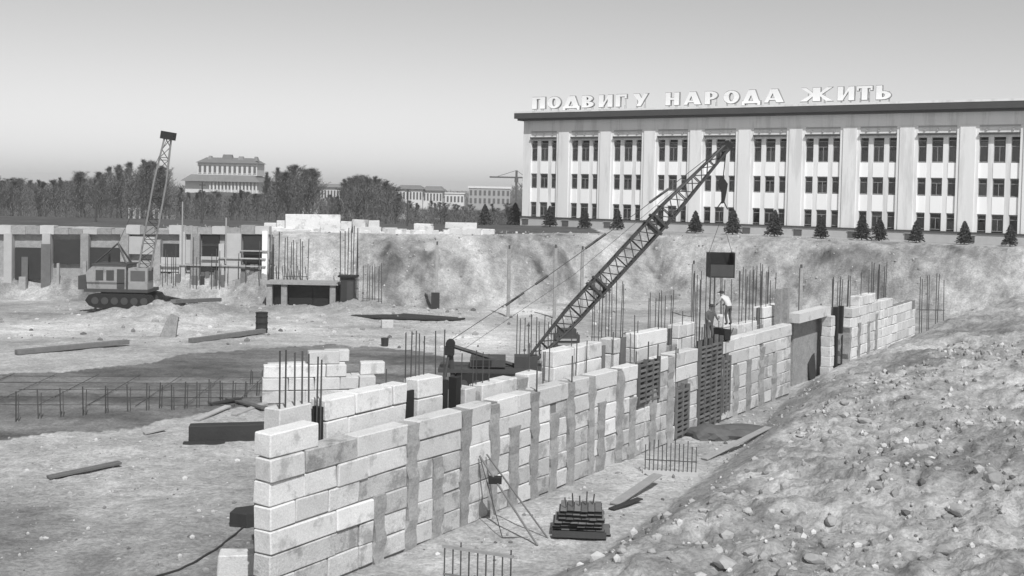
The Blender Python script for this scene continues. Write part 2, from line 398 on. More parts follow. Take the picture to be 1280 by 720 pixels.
for ch, x0, x1 in SIGN:
    s0 = s_fac(x0); s1 = s_fac(x1); W_ = {'Ж': 1.3, 'А': 1.03, 'Д': 1.02}.get(ch, .96); H = 1.5
    kx = (s1-s0)/W_*.98; z0 = .36
    b = MB(); rb = MB()
    for j, pl in enumerate(LET[ch]):
        pts = [(s0+px*kx, z0+pz*H) for px, pz in pl]
        b.prism(pts, -.02-.004*(j % 3), .05+.004*(j % 3))
        cx = sum(p[0] for p in pts)/len(pts); cz = sum(p[1] for p in pts)/len(pts)
        def grow(p, q, g=.055): return p + (g if p > q+.01 else (-g if p < q-.01 else 0))
        rb.prism([(grow(px, cx), grow(pz, cz)) for px, pz in pts], .062+.004*(j % 3), .36+.004*(j % 3))
    lo = b.build('letter', M_LETTER, sign); rb.build('letter_rim', M_RIM, lo)
    for q in (.2, .75):
        xx = s0+(s1-s0)*q
        MB().tube((xx, .07, 0), (xx, .07, z0+.2), .03).build('support_post', M_RIM, sign); MB().tube((xx, .44, 0), (xx, .3, z0+.9), .03).build('back_brace', M_RIM, sign)

# ------------------------------------------------------------------ block walls
def wall_root(name, label, off):
    p = sp(0, -off, FLOOR); return thing(name, label, 'wall', p, WANG)
BM = {}
for L_ in (.6, .9, 1.2, 1.6, 2.0, 2.4):
    for v in range(4): BM[(L_, v)] = bm_mesh(chamfer(L_-.025, .58, .58, .030, .020, int(L_*100)+v), 'block', M_BLOCK)
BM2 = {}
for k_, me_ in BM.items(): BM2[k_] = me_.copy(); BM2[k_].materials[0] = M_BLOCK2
rb_ = random.Random(11)
def put_block(root, s0, s1, z, y=0.30, rz=0.0, name='block', low=False):
    L0 = min((.6, .9, 1.2, 1.6, 2.0, 2.4), key=lambda q: abs(q-(s1-s0)))
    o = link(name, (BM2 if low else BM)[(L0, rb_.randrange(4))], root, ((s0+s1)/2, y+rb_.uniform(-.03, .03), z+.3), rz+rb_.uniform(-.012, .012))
    o.scale = ((s1-s0)/L0, 1, 1)
    if rb_.random() < .5: o.rotation_euler.z += PI
    return o
def lay_course(root, s0, s1, z, lens, y=.30, plow=0.0):
    s = s0
    while s < s1-.05:
        L_ = rb_.choice(lens); e_ = s+L_
        if s1-e_ < .45: e_ = s1
        put_block(root, s, e_, z, y, low=rb_.random() < plow); s = e_
def lumpy(x0, x1, y0, y1, z0, z1, seed):
    rn = random.Random(seed); b = MB(); n = max(3, int((z1-z0)/.3)); i0 = 0
    for k in range(n+1):
        z = z0+(z1-z0)*k/n; dx = rn.uniform(-.10, .06); dx2 = rn.uniform(-.06, .10); dy = rn.uniform(-.06, .015)
        b.v += [Vector((x0+dx, y0+dy, z)), Vector((x1+dx2, y0+dy, z)), Vector((x1+dx2, y1, z)), Vector((x0+dx, y1, z))]
        if k:
            i = 4*k
            for q in range(4): b.f.append((i-4+q, i-4+(q+1) % 4, i+(q+1) % 4, i+q))
    b.f.append((0, 3, 2, 1)); i = 4*n; b.f.append((i, i+1, i+2, i+3)); return b

S_END = s_of_x(994)
wa = wall_root('block_wall', 'long pale foundation block wall with poured columns along the trench', 0.0)
MB().box(.08, S_END-.06, .07, .50, -.5, 3.55).build('mortar_core', M_CORE, wa)
# poured columns: (pixel column, from z, to z, width)
FULL = [(521,.42),(587,.36),(623,.38),(674,.40),(719,.36),(745,.34),(780,.40),(843,.5)]
LOWC = [(480,1.9,.42),(553,2.35,.40),(648,2.6,.42),(698,2.7,.40),(757,2.5,.42),(796,2.3,.4),(822,2.4,.4)]
CAGE = [(802,828,2.0,3.7),(850,866,.1,2.2),(878,906,.1,3.8),(908,917,.4,2.9)]
colsA = []
for x, wd in FULL: s = s_of_x(x); colsA.append((s-wd/2, s+wd/2, 0, 3.55))
for x, zt, wd in LOWC: s = s_of_x(x); colsA.append((s-wd/2, s+wd/2, 0, zt))
for x0, x1, z0, z1 in CAGE: colsA.append((s_of_x(x0), s_of_x(x1), z0, z1))
for x in (925, 941, 957, 973): s = s_of_x(x); colsA.append((s-.25, s+.25, 0, 2.4+rb_.uniform(-.6, .6)))
for i, (a0, a1, z0, z1) in enumerate(colsA[:len(FULL)+len(LOWC)]+colsA[-4:]):
    lumpy(a0-.02, a1+.02, -.015, .56, z0-.4, z1+rb_.uniform(-.05, .05), i+50).build('poured_column', M_COLUMN, wa)
for c in range(7):
    z = c*.6; zc = z+.3
    gaps = sorted([(a0, a1) for a0, a1, z0, z1 in colsA if z0-.05 < zc < z1])
    spans = []; cur = 0.0
    for a0, a1 in gaps:
        if a0 > cur+.1: spans.append((cur, a0))
        cur = max(cur, a1)
    spans.append((cur, S_END))
    for (s0, s1) in spans:
        if c == 6:                                   # the topmost course stands only at both ends
            if s1 <= 27 and s0 > .5: continue
            if s0 < .5: s1 = 1.75
            elif s0 < 27: s0 = 27.5
            if s1-s0 < .4: continue
        lens = (1.2, 1.6, 2.0, 2.4) if c > 3 else (.6, .9, .9, 1.2)
        if s1 < 6 and c < 4: lens = (.9, 1.2, 1.2, 2.4)
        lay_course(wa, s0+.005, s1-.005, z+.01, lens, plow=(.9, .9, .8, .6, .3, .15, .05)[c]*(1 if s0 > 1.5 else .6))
# inner leaf, set back, 0.3 m higher in its joints
OFFB = 1.0
wb = wall_root('inner_block_wall', 'upper rear row of pale foundation blocks with gaps and starter bars', OFFB)
def sb(x): return s_of_x(x, OFFB)
TOPB = 4.50
MB().box(.9, S_END+1.2, .06, .5, -.5, 2.68).build('mortar_core', M_CORE, wb)
MB().box(1.3, S_END-.2, -.42, .05, -.5, 2.9).build('joint_fill', M_COLUMN, wb)
GAPB = [(394,411),(513,527),(559,586),(600,606),(652,664),(683,697),(757,769),(779,800),(838,852),(874,908),(917,926),(950,958)]
gb = [(sb(a), sb(b)) for a, b in GAPB]
LOWB = [(586, 700), (797, 812), (930, 952)]          # stretches where the top course is missing
low = [(sb(a), sb(b)) for a, b in LOWB]
for c in range(3):
    z = TOPB-.6*(c+1); cur = 1.26
    for a0, a1 in gb+[(S_END+1.3, S_END+1.4)]:
        if a0-cur > .3:
            mid = (a0+cur)/2
            if not (c == 0 and any(l0 < mid < l1 for l0, l1 in low)):
                lay_course(wb, cur+.01, a0-.01, z, (.9, 1.2, 1.6, 2.4))
        cur = a1
for i, (a0, a1) in enumerate(gb):
    if i in (0, 1, 2, 6, 7, 9): continue
    lumpy(a0+.03, a1-.03, .05, .5, 2.2, 3.6+rb_.uniform(-.3, .5), i+90).build('poured_column', M_COLUMN, wb)
MB().box(sb(514), sb(526.5), .16, .24, 2.7, 4.2).build('formwork_board', M_BLACK, wb)
for (x0, x1) in ((561, 567), (577, 583), (394.5, 399), (407, 411)):
    MB().box(sb(x0), sb(x1), .1, .4, 2.7, 4.3).build('formwork_board', M_BLACK, wb)
for x, wd, y0, y1 in ((760, .25, 3.2, 4.3), (783, .45, 3.0, 4.45), (843, .3, 3.3, 4.4), (953, .3, 3.4, 4.5)):
    MB().box(sb(x), sb(x)+wd, .12, .2, y0, y1).build('formwork_board', M_WOOD, wb)
# starter bars in the walls
BARM = {}
def bar(root, p, h, r=.017, lean=(0, 0), m=None, name='rebar'):
    key = (round(h, 1), r, (m or M_STEEL).name)
    if key not in BARM: BARM[key] = MB().tube((0, 0, 0), (0, 0, key[0]), r).mesh('rebar', m or M_STEEL)
    o = link(name, BARM[key], root, p); o.rotation_euler = (lean[0], lean[1], 0); return o
rr = random.Random(3)
def wall_bar(root, x, ytop, off, y, z0, r=.02):
    s = s_of_x(x, off); P = sp(s, -off, 0); d = ray(x, ytop); ztop = EYE + d.z/d.y*P.y
    h = ztop-FLOOR-z0
    if h > .2: bar(root, (s, y, z0), h, r, (rr.uniform(-.015, .015), rr.uniform(-.015, .015)))
for x, yt in ((356,441),(363,439),(375,440),(384,441),(393,443),(402,446),(407,452)): wall_bar(wb, x, yt, OFFB, .1, 3.0, .024)
for x, yt in ((528,416),(534,418),(540,415),(545,418),(550,421),(566,417),(575,415),(503,464)): wall_bar(wb, x, yt, OFFB, .55, 3.0, .02)
for x, yt in ((589,442),(608,440),(616,440),(604,443),(625,445)): wall_bar(wb, x, yt, OFFB, .3, 2.6, .018)
for x, yt in ((675,431),(681,440),(689,436),(693,440),(704,437),(719,415),(726,412),(733,425),(768,415),(774,430),(797,395),(806,400),(830,398),(841,390),
              (857,388),(867,365),(874,350),(887,345),(905,350),(916,350),(930,340),(938,345),(944,338),(951,338),(957,345),(963,340),(969,350)):
    wall_bar(wb, x, yt, OFFB, rr.uniform(-.25, .35), 2.9, .02)
for x, yt in ((850,435),(854,436),(879,410),(884,405),(912,418),(676,460),(720,445),(801,440),(814,428),(826,430)):
    wall_bar(wa, x, yt, 0, -.05+rr.uniform(0, .2), .3 if x > 845 else 2.6, .028)
# slatted column formwork standing in the voids
def slats(x0, x1, z0, z1, label, lean=0.0):
    s0 = s_of_x(x0); s1 = s_of_x(x1); wd = s1-s0
    t = thing('column_formwork', label, 'formwork', sp(s0, .03, FLOOR+z0), WANG, 'slatted column shutters in the block wall')
    H = z1-z0; n = max(1, round(wd/.55)); pw = wd/n
    back = MB().box(.02, wd-.02, .10, .16, 0, H).build('backing_sheet', M_BLACK, t)
    for k in range(n+1):
        xx = min(max(k*pw, .04), wd-.04); MB().box(xx-.04, xx+.04, -.05, .098, -.02, H+.02+.1*(k % 2)).build('upright', M_WOOD, t)
    sm = MB().box(.042, pw-.042, -.02, .06, 0, .085).mesh('slat', M_WOOD)
    for k in range(n):
        for q in range(int(H/.2)):
            link('slat', sm, t, (k*pw, rr.uniform(-.03, .02), .06+q*.2+rr.uniform(-.015, .015)))
    return t
slats(802, 828, 2.0, 3.6, 'short wide slatted column shutter hung on the upper half of the block wall')
slats(850, 866, .1, 2.2, 'slatted column shutter standing at the foot of the block wall, lowest of its row')
slats(878, 906, .1, 3.9, 'tall double slatted column shutter below the workers on the block wall')
slats(908, 917, .4, 2.9, 'narrow slatted column shutter beside the tall double one')

# second stretch of wall beyond the doorway
wc = thing('far_block_wall', 'short pale block wall with stepped top beyond the doorway gap', 'wall', sp(0, 0, FLOOR), WANG)
c0 = s_of_x(1057, .5); 
MB().box(c0+.05, 62, .07, .5, -.5, 3.0).build('mortar_core', M_CORE, wc)
for c in range(7):
    e1 = [62, 62, 62, 62, 61, 56, s_of_x(1097)][c]; b0 = [c0, c0, c0, c0, c0, c0+.4, s_of_x(1078)][c]
    lay_course(wc, b0, e1, c*.6, (.6, .9, .9, 1.2))
for x in (1056, 1066, 1078, 1090, 1099): 
    s = s_of_x(x); lumpy(s-.2, s+.2, -.02, .5, 0, 2.6+rb_.uniform(-.5, .4), x).build('poured_column', M_COLUMN, wc)
for x, yt in ((1050,350),(1056,352),(1061,350),(1072,345),(1085,340),(1094,338),(1100,336),(1105,338)): wall_bar(wc, x, yt, 0, .3, 2.4, .022)
# doorway: grey panel set back, lintel, pier of blocks, black shutter posts
dw = thing('doorway', 'grey concrete doorway recess with pale lintel between two block walls', 'doorway', sp(0, 0, FLOOR), WANG)
p0 = s_of_x(996, .9); p1 = s_of_x(1036, .9)
MB().box(p0, p1+.4, .9, 1.05, -.3, 3.55).build('panel', M_COLUMN, dw)
l0 = s_of_x(1000); l1 = s_of_x(1047)
MB().box(s_of_x(1001,.3)+.1, l1, .25, .9, 3.45, 3.95).build('lintel', M_BLOCK, dw)
for c in range(6): put_block(dw, s_of_x(1030, .6), s_of_x(1048), c*.58-.05, .3)
for x in (1049, 1055): MB().box(s_of_x(x), s_of_x(x)+.3, -.05, .2, .2, 3.9).build('shutter_post', M_BLACK, dw)
for x in (990, 999): MB().box(s_of_x(x), s_of_x(x)+.3, .5, .8, 2.5, 5.4).build('concrete_post', M_COLUMN, dw)
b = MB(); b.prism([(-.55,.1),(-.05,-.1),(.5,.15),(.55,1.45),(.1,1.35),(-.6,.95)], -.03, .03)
bd = b.build('dark_flat_piece', M_TAR); q = sp(s_of_x(1022, .75), -.75, 0); q.z = gh(q.x, q.y)+.02; bd.location = q; bd.rotation_euler = (-.12, 0, WANG)  # flat dark piece standing in for a dark shape in the recess
tag(bd, 'dark irregular flat piece leaning inside the doorway recess', 'board')

# low stack of blocks on the foundation floor
st = thing('block_stack', 'three course stack of pale blocks on the dark floor behind the starter bars', 'block stack', on(400, 502, FLOOR+.03), R(14))
for c, (a0, a1) in enumerate(((-2.7, 3.0), (-2.7, 2.6), (-2.65, 1.2))):
    for yy in (0, .62): lay_course(st, a0+(.2 if yy else 0), a1, c*.6, (.9, 1.2, 2.0), yy)
for a0, a1, yy in ((-.6, .9, 0.2), (.2, 1.4, .7)): put_block(st, a0, a1, 1.8, yy)
put_block(st, 1.9, 3.1, 1.2, .5); put_block(st, 3.05, 4.0, .0, .5)
ob = on(304, 722, FLOOR)
lb = link('loose_block', BM[(1.2, 1)], None, (ob.x, ob.y+.3, FLOOR+.29), WANG-.9)
lb.rotation_euler.z = .12; lb.scale = (1.2, 1, 1); tag(lb, 'single pale block lying at the near end of the block wall', 'block')
tb = thing('tarred_beam', 'black tarred foundation beam at the edge of the dark floor', 'beam', on(236, 553, FLOOR), R(11))
bm_ = chamfer(3.9, .6, .7, .03, .02, 4); o = link('beam_body', bm_mesh(bm_, 'beam_body', M_TAR), tb, (1.95, .3, .3))
MB().box(-.2, 1.4, -.35, .0, -.02, .05).build('tar_apron', M_TAR, tb)

ORD = 'first second third fourth fifth sixth seventh eighth ninth tenth eleventh twelfth thirteenth fourteenth fifteenth sixteenth seventeenth eighteenth nineteenth twentieth'.split()
# ------------------------------------------------------------------ starter bar bundles
def bundle(x0, x1, ytop, Y, zb, n, label, r=.022, ties=1, group=None, rows=2, jit=.3):
    pa = at(x0, ytop, Y); pb = at(x1, ytop, Y); L_ = (pb-pa).length; zb = min(zb, gh((pa.x+pb.x)/2, Y)); h = pa.z-zb
    t = thing('rebar_bundle', label, 'rebar', ((pa.x+pb.x)/2, Y, zb), 0, group)
    for k in range(n):
        xx = -L_/2+L_*k/max(1, n-1)+rr.uniform(-.04, .04)
        bar(t, (xx, (k % rows)*.5-.25, -.1), round(max(.4, h+.1+rr.uniform(-jit, jit)), 1), r, (rr.uniform(-.02, .02), rr.uniform(-.02, .02)))
    for q in range(ties):
        z = h*rr.uniform(.2, .45); 
        for yy in (-.27, .24): MB().box(-L_/2-.05, L_/2+.05, yy, yy+.03, z, z+.03).build('tie', M_STEEL, t)
    return t
F2 = FLOOR-.25
bundle(646, 690, 398, 61, F2, 10, 'row of ten starter bars standing behind the foot of the crane boom', .026)
bundle(741, 780, 352, 66, F2, 10, 'tall dense bundle of starter bars to the right of the crane boom', .026)
bundle(810, 842, 366, 72, F2, 8, 'starter bar bundle standing below the hanging skip on the pit floor', .028)
bundle(864, 906, 338, 67, F2, 10, 'tall starter bars directly under the hanging skip', .026)
bundle(926, 968, 334, 70, F2, 11, 'tall starter bars behind the far end of the long block wall', .026)
bundle(1038, 1062, 345, 76, F2, 6, 'starter bar bundle behind the doorway lintel', .03)
bundle(1090, 1108, 330, 80, F2, 6, 'starter bar bundle behind the far block wall', .03)
bundle(1150, 1180, 345, 84, F2+2, 7, 'starter bar bundle out on the right earth bank', .03)
bundle(428, 450, 285, 100, -6.2, 7, 'tall starter bars beside the dark cabinet at the foot of the bank', .045)
bundle(338, 350, 292, 101, -6.2, 5, 'starter bars next to the white post of the retaining wall', .04)
bundle(356, 384, 300, 102, -6.2, 8, 'starter bars rising behind the low concrete platform', .04)
bundle(455, 478, 330, 97, -6.2, 7, 'short starter bars right of the dark cabinet', .035, 2)
# row of short starter bars on the dark floor
for k, (x, yt, yb) in enumerate([(20,486,527),(48,484,524),(76,482,521),(104,480,519),(132,479,517),(160,478,516),(183,476,514),(199,475,512),(215,478,513),(231,474,511),(246,474,510),(261,471,507),(276,473,500),(291,473,498),(306,474,496),(321,474,494),(313,460,478),(328,460,478)]):
    p = on(x, yb, FLOOR+.03); d = ray(x, yt); ht = EYE+d.z/d.y*p.y-FLOOR-.14
    o = link('starter_bars', None, None, p)
    MB().tube((0, 0, -.15), (rr.uniform(-.06, .06), 0, ht), .028).build('rebar', M_STEEL, o); MB().tube((.09, .05, -.15), (.09+rr.uniform(-.05, .05), .05, ht*.9), .02).build('rebar', M_STEEL, o)
    tag(o, (ORD[15-k]+' short starter bar pair along the dark floor, counted from the block stack' if k < 16 else 'short starter bar pair standing close behind the block stack end'), 'rebar', 'starter bars on the dark floor')
# light bar mat lying on the floor
bmt = thing('rebar_mat', 'mat of crossed bars lying across the dark foundation floor', 'rebar mat', on(240, 492, FLOOR+.03), R(4))
for k in range(0, 9, 2):
    MB().tube((-11+rr.uniform(-.6, .6), -3.2+k*.95, .04), (4.5+rr.uniform(-.8, .4), -3.0+k*.95, .04), .018).build('long_bar', M_STEEL, bmt)
for k in range(0, 14, 2):
    MB().tube((-10.4+k*1.08, -3.6, .09), (-10.2+k*1.08, 4.9, .07), .016).build('cross_bar', M_STEEL, bmt)
# rebar rows in the trench
p = on(838, 593, FLOOR); t = thing('footing_strip', 'narrow concrete footing strip with a row of upright bars in the trench', 'footing', p, R(-8))
MB().box(-1.0, 1.0, -.12, .12, -.1, .12).build('strip', M_CONC, t)
for k in range(13): bar(t, (-.92+k*.153, rr.uniform(-.04, .04), .05), 1.1+rr.uniform(-.1, .1), .018)
MB().box(-.95, .95, -.06, -.03, .5, .53).build('tie', M_STEEL, t)
p = on(596, 742, FLOOR); t = thing('bar_rack', 'rack of upright bars under a pale top rail beside the wall foot', 'rebar rack', p, R(-22))
MB().box(-.98, .98, -.035, .035, 1.05, 1.13).build('top_rail', M_WOODL, t)
for k in range(9): bar(t, (-.92+k*.23, rr.uniform(-.02, .02), -.05), 1.15+(.15 if k in (2, 8) else 0), .02)
MB().box(-.95, .95, -.03, 0, .35, .4).build('lower_rail', M_WOOD, t)

# ------------------------------------------------------------------ cranes
def lattice(p0, p1, side, w0, wm, w1, n, rc_, rl):
    """four chords tapering at both ends plus zigzag lacing"""
    p0 = Vector(p0); p1 = Vector(p1); d = (p1-p0).normalized(); u = Vector(side).normalized(); v = d.cross(u).normalized()
    def wd(t): return w0+(wm-w0)*min(1, t/.22) if t < .5 else w1+(wm-w1)*min(1, (1-t)/.3)
    ch = MB(); lc = MB(); P = []
    for k in range(n+1):
        t = k/n; c = p0+(p1-p0)*t; h = wd(t)/2
        P.append([c+u*a*h+v*b_*h for a, b_ in ((-1, -1), (1, -1), (1, 1), (-1, 1))])
    for k in range(n):
        for q in range(4):
            ch.tube(P[k][q], P[k+1][q], rc_)
            j = (q+1) % 4
            lc.tube(P[k][q], P[k+1][j] if k % 2 else P[k][j], rl, n=4, caps=False)
            lc.tube(P[k][j] if not k % 2 else P[k+1][q], P[k+1][q] if not k % 2 else P[k+1][j], rl, n=4, caps=False)
    return ch, lc
def loc_(root, p): return Vector(p)-root.location
YC = 57.0
foot = at(661, 453, YC); tip = at(908, 184, YC+2); head = at(563, 431, YC-1)
cr1 = thing('lattice_boom_crane', 'dark lattice boom crane standing behind the long block wall', 'crane', (foot.x, foot.y, FLOOR))
f_, t_, h_ = loc_(cr1, foot), loc_(cr1, tip), loc_(cr1, head)
ch, lc = lattice(f_, t_, (0, 1, 0), .35, .85, .3, 26, .06, .036)
bo = ch.build('boom', M_CRANE, cr1); lc.build('lacing', M_CRANE, bo)
for t0 in (.33, .36, .62, .65):
    c = f_+(t_-f_)*t0; MB().box(-.5, .5, -.5, .5, -.06, .06, Matrix.Translation(c) @ (t_-f_).to_track_quat('Z', 'Y').to_matrix().to_4x4()).build('splice_frame', M_CRANE, bo)
dsh = (t_-f_).normalized()
MB().box(-.17, .17, -.22, .22, -.35, .3, Matrix.Translation(t_) @ dsh.to_track_quat('Z', 'Y').to_matrix().to_4x4()).build('boom_head', M_BLACK, bo)
MB().tube(t_+Vector((-.1, -.12, -.1)), t_+Vector((-.1, .12, -.1)), .24, n=14).build('sheave', M_CRANE, bo)
MB().box(-4.6, .8, -1.2, 1.2, .96, 1.15).build('deck', M_CRANE, cr1)
MB().box(-3.0, -1.2, -1.0, 1.0, 1.252, 1.62).build('engine_housing', M_CRANE, cr1)
MB().box(-2.9, -1.9, -1.05, -1.0, 1.35, 1.6).build('vent_panel', M_BLACK, cr1)
for sy in (-1, 1):
    tr = MB(); tr.prism([(-3.9,.45),(-3.6,.05),(-3.2,-.05),(-.6,-.05),(-.2,.05),(.1,.45),(-.2,.85),(-.6,.95),(-3.2,.95),(-3.6,.85)], sy*1.1-.3, sy*1.1+.3)
    tk = tr.build('track', M_BLACK, cr1)
    for k in range(5): MB().tube((-3.3+k*.7, sy*1.1-.34, .42), (-3.3+k*.7, sy*1.1+.34, .42), .24, n=10).build('road_wheel', M_CRANE, tk)
ga = MB().tube(h_+Vector((.15, 0, -1.6)), h_, .13, .11, 6).tube(h_+Vector((-.25, .5, -1.7)), h_, .07).tube(h_+Vector((-.25, -.5, -1.7)), h_, .07).build('gantry', M_CRANE, cr1)
MB().box(h_.x-.3, h_.x+.2, -.3, .3, h_.z-.5, h_.z-.1, Matrix.Translation((0, h_.y, 0))).tube(h_+Vector((0, -.2, .05)), h_+Vector((0, .2, .05)), .24, n=12).build('gantry_sheave', M_BLACK, ga)
MB().tube(h_+Vector((.1, 0, -.05)), f_+Vector((-.6, 0, -.2)), .11).build('gantry_strut', M_CRANE, cr1)
MB().box(-.75, .45, -.5, .5, .95, f_.z+.35).build('boom_foot_bracket', M_CRANE, cr1)
pend = [h_, h_+(t_-h_)*.5+Vector((0, 0, -.15)), t_]
cb = MB().path([h_+Vector((0, .1, .2)), h_+(t_-h_)*.32+Vector((0, .1, -.05)), h_+(t_-h_)*.68+Vector((0, .1, -.08)), t_+Vector((0, .1, .2))], .022, 4)
cb.path([h_+Vector((.5, -.3, -.3)), h_+(t_-h_)*.4+Vector((.5, -.3, -.55)), t_+Vector((-.2, -.3, -.1))], .012, 4)
co = cb.build('pendant_cable', M_STEEL, cr1)
for q in (.215, .235, .32, .50, .53, .735, .76):
    c = h_+(t_-h_)*q+Vector((0, .1, -.02)); e_ = (t_-h_).normalized()
    MB().tube(c-e_*.4, c+e_*.4, .07 if q > .3 else .06).build('turnbuckle', M_CRANE, co)
hk = loc_(cr1, at(903, 238, YC+2)); hb = loc_(cr1, at(901, 252, YC+2))
MB().tube(t_+Vector((-.02, 0, -.3)), hk+Vector((0, 0, .4)), .028).build('hoist_rope', M_BLACK, cr1)
hb_ = MB(); hb_.prism([(-.1,.75),(.08,.6),(.26,.35),(.2,-.1),(.1,-.65),(-.02,-.7),(-.04,-.1),(-.26,.3)], -.13, .13)
ho = hb_.build('hook_block', M_BLACK, cr1); ho.location = hk
MB().tube((.05, 0, -.5), (-.3, 0, -1.0), .03).tube((.05, 0, -.5), (.3, 0, -1.0), .03).build('hook', M_BLACK, ho)
# skip hanging from the hook
sk0 = at(884.5, 345, YC+2); sk1 = at(915.5, 345, YC+2); skt = at(900, 316, YC+2)
W2 = (sk1.x-sk0.x)/2; Hs = skt.z-sk0.z
sk = thing('concrete_skip', 'black steel concrete skip hanging from the crane hook above the wall', 'skip', ((sk0.x+sk1.x)/2, YC+2, sk0.z))
MB().box(-W2, W2, .5, .56, .02, Hs).box(-W2, -W2+.05, -.55, .499, .02, Hs).box(W2-.05, W2, -.55, .499, .02, Hs).box(-W2, W2, -.55, .56, -.04, .018).build('tub', M_BLACK, sk)
MB().box(-W2+.052, W2-.052, -.56, -.5, .02, Hs*.52).build('front_gate', M_CRANE, sk)
MB().box(W2+.002, W2+.06, -.6, .6, -.05, Hs+.05).build('edge_rail', M_STEELP, sk)
lift = (cr1.location+hk+Vector((0, 0, -1.4)))-sk.location
MB().tube((-W2+.05, 0, Hs), lift, .014).tube((W2-.05, 0, Hs), lift, .014).tube((0,0,lift.z-.05), (0,0,lift.z+.55), .02).build('sling', M_STEEL, sk)

# crawler crane at the left
YL = 90.0
f2 = at(178, 352, YL); t2 = at(210, 172, YL-3)
gz = gh(f2.x-1.6, YL)
cr2 = thing('crawler_crane', 'pale crawler crane with a steep lattice boom before the woods', 'crane', (f2.x, YL, gz))
a_, b_ = loc_(cr2, f2), loc_(cr2, t2)
ch, lc = lattice(a_, b_, (1, .25, 0), .95, .95, .5, 14, .075, .032)
bo = ch.build('boom', M_CRANEL, cr2); lc.build('lacing', M_CRANE, bo)
MB().box(-.5, .5, -.4, .4, -.15, .45, Matrix.Translation(b_) @ Matrix.Rotation(.15, 4, 'Y')).build('boom_head', M_BLACK, bo)
MB().box(-4.2, .9, -1.4, 1.4, 1.15, 1.4).build('deck', M_CRANE, cr2)
eh = MB(); eh.prism([(-4.0,1.402),(-.9,1.402),(-.9,3.3),(-3.5,3.3),(-4.1,2.7)], -1.3, 1.3); eh.build('engine_house', M_CRANEL, cr2)
MB().box(-4.75, -4.12, -1.2, 1.2, 1.3, 2.4).build('counterweight', M_CRANE, cr2)
MB().tube((-2.9, .6, 3.42), (-2.9, .6, 4.1), .09).build('exhaust_pipe', M_BLACK, cr2)
MB().box(-1.6, -1.0, -1.345, -1.302, 1.45, 3.0).build('side_door', M_CRANE, cr2)
MB().tube((-4.0, -1.38, 1.9), (-1.0, -1.38, 1.9), .025).build('grab_rail', M_BLACK, cr2)
MB().box(-3.6, -.8, -1.4, 1.4, 3.302, 3.40).build('house_roof', M_CRANE, cr2)
for k in range(2): MB().box(-3.3+k*.85, -2.7+k*.85, -1.34, -1.302, 2.1, 2.9).build('louvre_panel', M_CRANE, cr2)
cab = MB().box(-.7, .85, -1.35, .1, 1.402, 3.1).build('cab', M_CRANEL, cr2)
MB().box(-.5, .65, -1.39, -1.352, 2.1, 2.9).build('window', M_DARK, cab)
MB().box(.852, .89, -1.2, -.1, 2.1, 2.9).build('window', M_DARK, cab)
for sy in (-1, 1):
    tr = MB(); tr.prism([(-4.0,.5),(-3.7,.1),(-3.2,-.1),(.6,-.1),(1.1,.1),(1.4,.5),(1.1,.95),(.6,1.05),(-3.2,1.05),(-3.7,.95)], sy*1.35-.35, sy*1.35+.35)
    tk = tr.build('track', M_BLACK, cr2)
    for k in range(6): MB().tube((-3.2+k*.78, sy*1.35-.4, .48), (-3.2+k*.78, sy*1.35+.4, .48), .3, n=10).build('road_wheel', M_CRANE, tk)
MB().tube((-1.1, -.6, 3.4), (-2.0, 0, 5.0), .08).tube((-1.1, .6, 3.4), (-2.0, 0, 5.0), .08).tube((-3.8, 0, 3.4), (-2.0, 0, 5.0), .07).build('gantry', M_CRANE, cr2)
MB().tube((-2.0, 0, 5.0), b_, .022, n=4).build('pendant_cable', M_STEEL, cr2)

# ------------------------------------------------------------------ retaining wall at the left
YR = 102.5
rw = thing('retaining_wall', 'unfinished concrete retaining wall with columns and dark shutter panels', 'wall', (at(260, 372, YR).x, YR, gh(at(260, 372, YR).x, YR-1)-.3))
def RB(name, x0, x1, y0, y1, d0, d1, m, par=None):
    p = at((x0+x1)/2, y1, YR); q = at((x0+x1)/2, y0, YR); xl = at(x0, y0, YR).x-rw.location.x; xr = at(x1, y0, YR).x-rw.location.x
    return MB().box(xl, xr, d0, d1, p.z-rw.location.z, q.z-rw.location.z).build(name, m, par or rw)
RB('back_wall', -60, 336, 287, 378, .8, 1.2, M_COLUMN)
for k in range(22):
    x = -60+k*18; RB('coping_block', x, x+17.6, 283+rr.uniform(-1.5, 5), 293, .3, 1.3, M_COLUMN if k % 3 else M_CONC)
for x0, x1, y0, m in ((192,200,300,M_COLUMN),(224,231,290,M_CONC),(238,249,292,M_COLUMN),(273,280,305,M_CONC),(282,301,292,M_CONC),(327.5,334,289,M_SPAN),(150,160,292,M_COLUMN),(100,110,292,M_COLUMN),(52,62,292,M_CONC),(4,14,292,M_CONC)):
    RB('column', x0, x1, y0, 375, .1, .79, m)
for x0, x1, y0, y1 in ((202,222,305,322),(201,226,341,357),(251,272,292,304),(251,271,308,321),(303,327,288,314),(303,326,316,331),(262,271,325,335),(110,148,310,345),(64,98,300,330),(16,50,310,350)):
    RB('shutter_panel', x0, x1, y0, y1, .45, .78, M_BLACK if y1-y0 < 17 else M_TAR)
for k in range(14):
    x = 250+k*5.6; RB('sheeting_board', x, x+4.8, 333+rr.uniform(-4, 8), 374, .35+rr.uniform(-.08, .08), .44, M_WOOD)
for y0, x0, x1 in ((322, 252, 332), (331, 200, 332), (313, 300, 345)): RB('waling', x0, x1, y0, y0+1.6, -.05, .09, M_WOODL)
for x, y0 in ((228.5, 252), (283, 272), (240, 282)): RB('mast', x-.8, x+.8, y0, 330, -.08, -.02, M_STEELP)
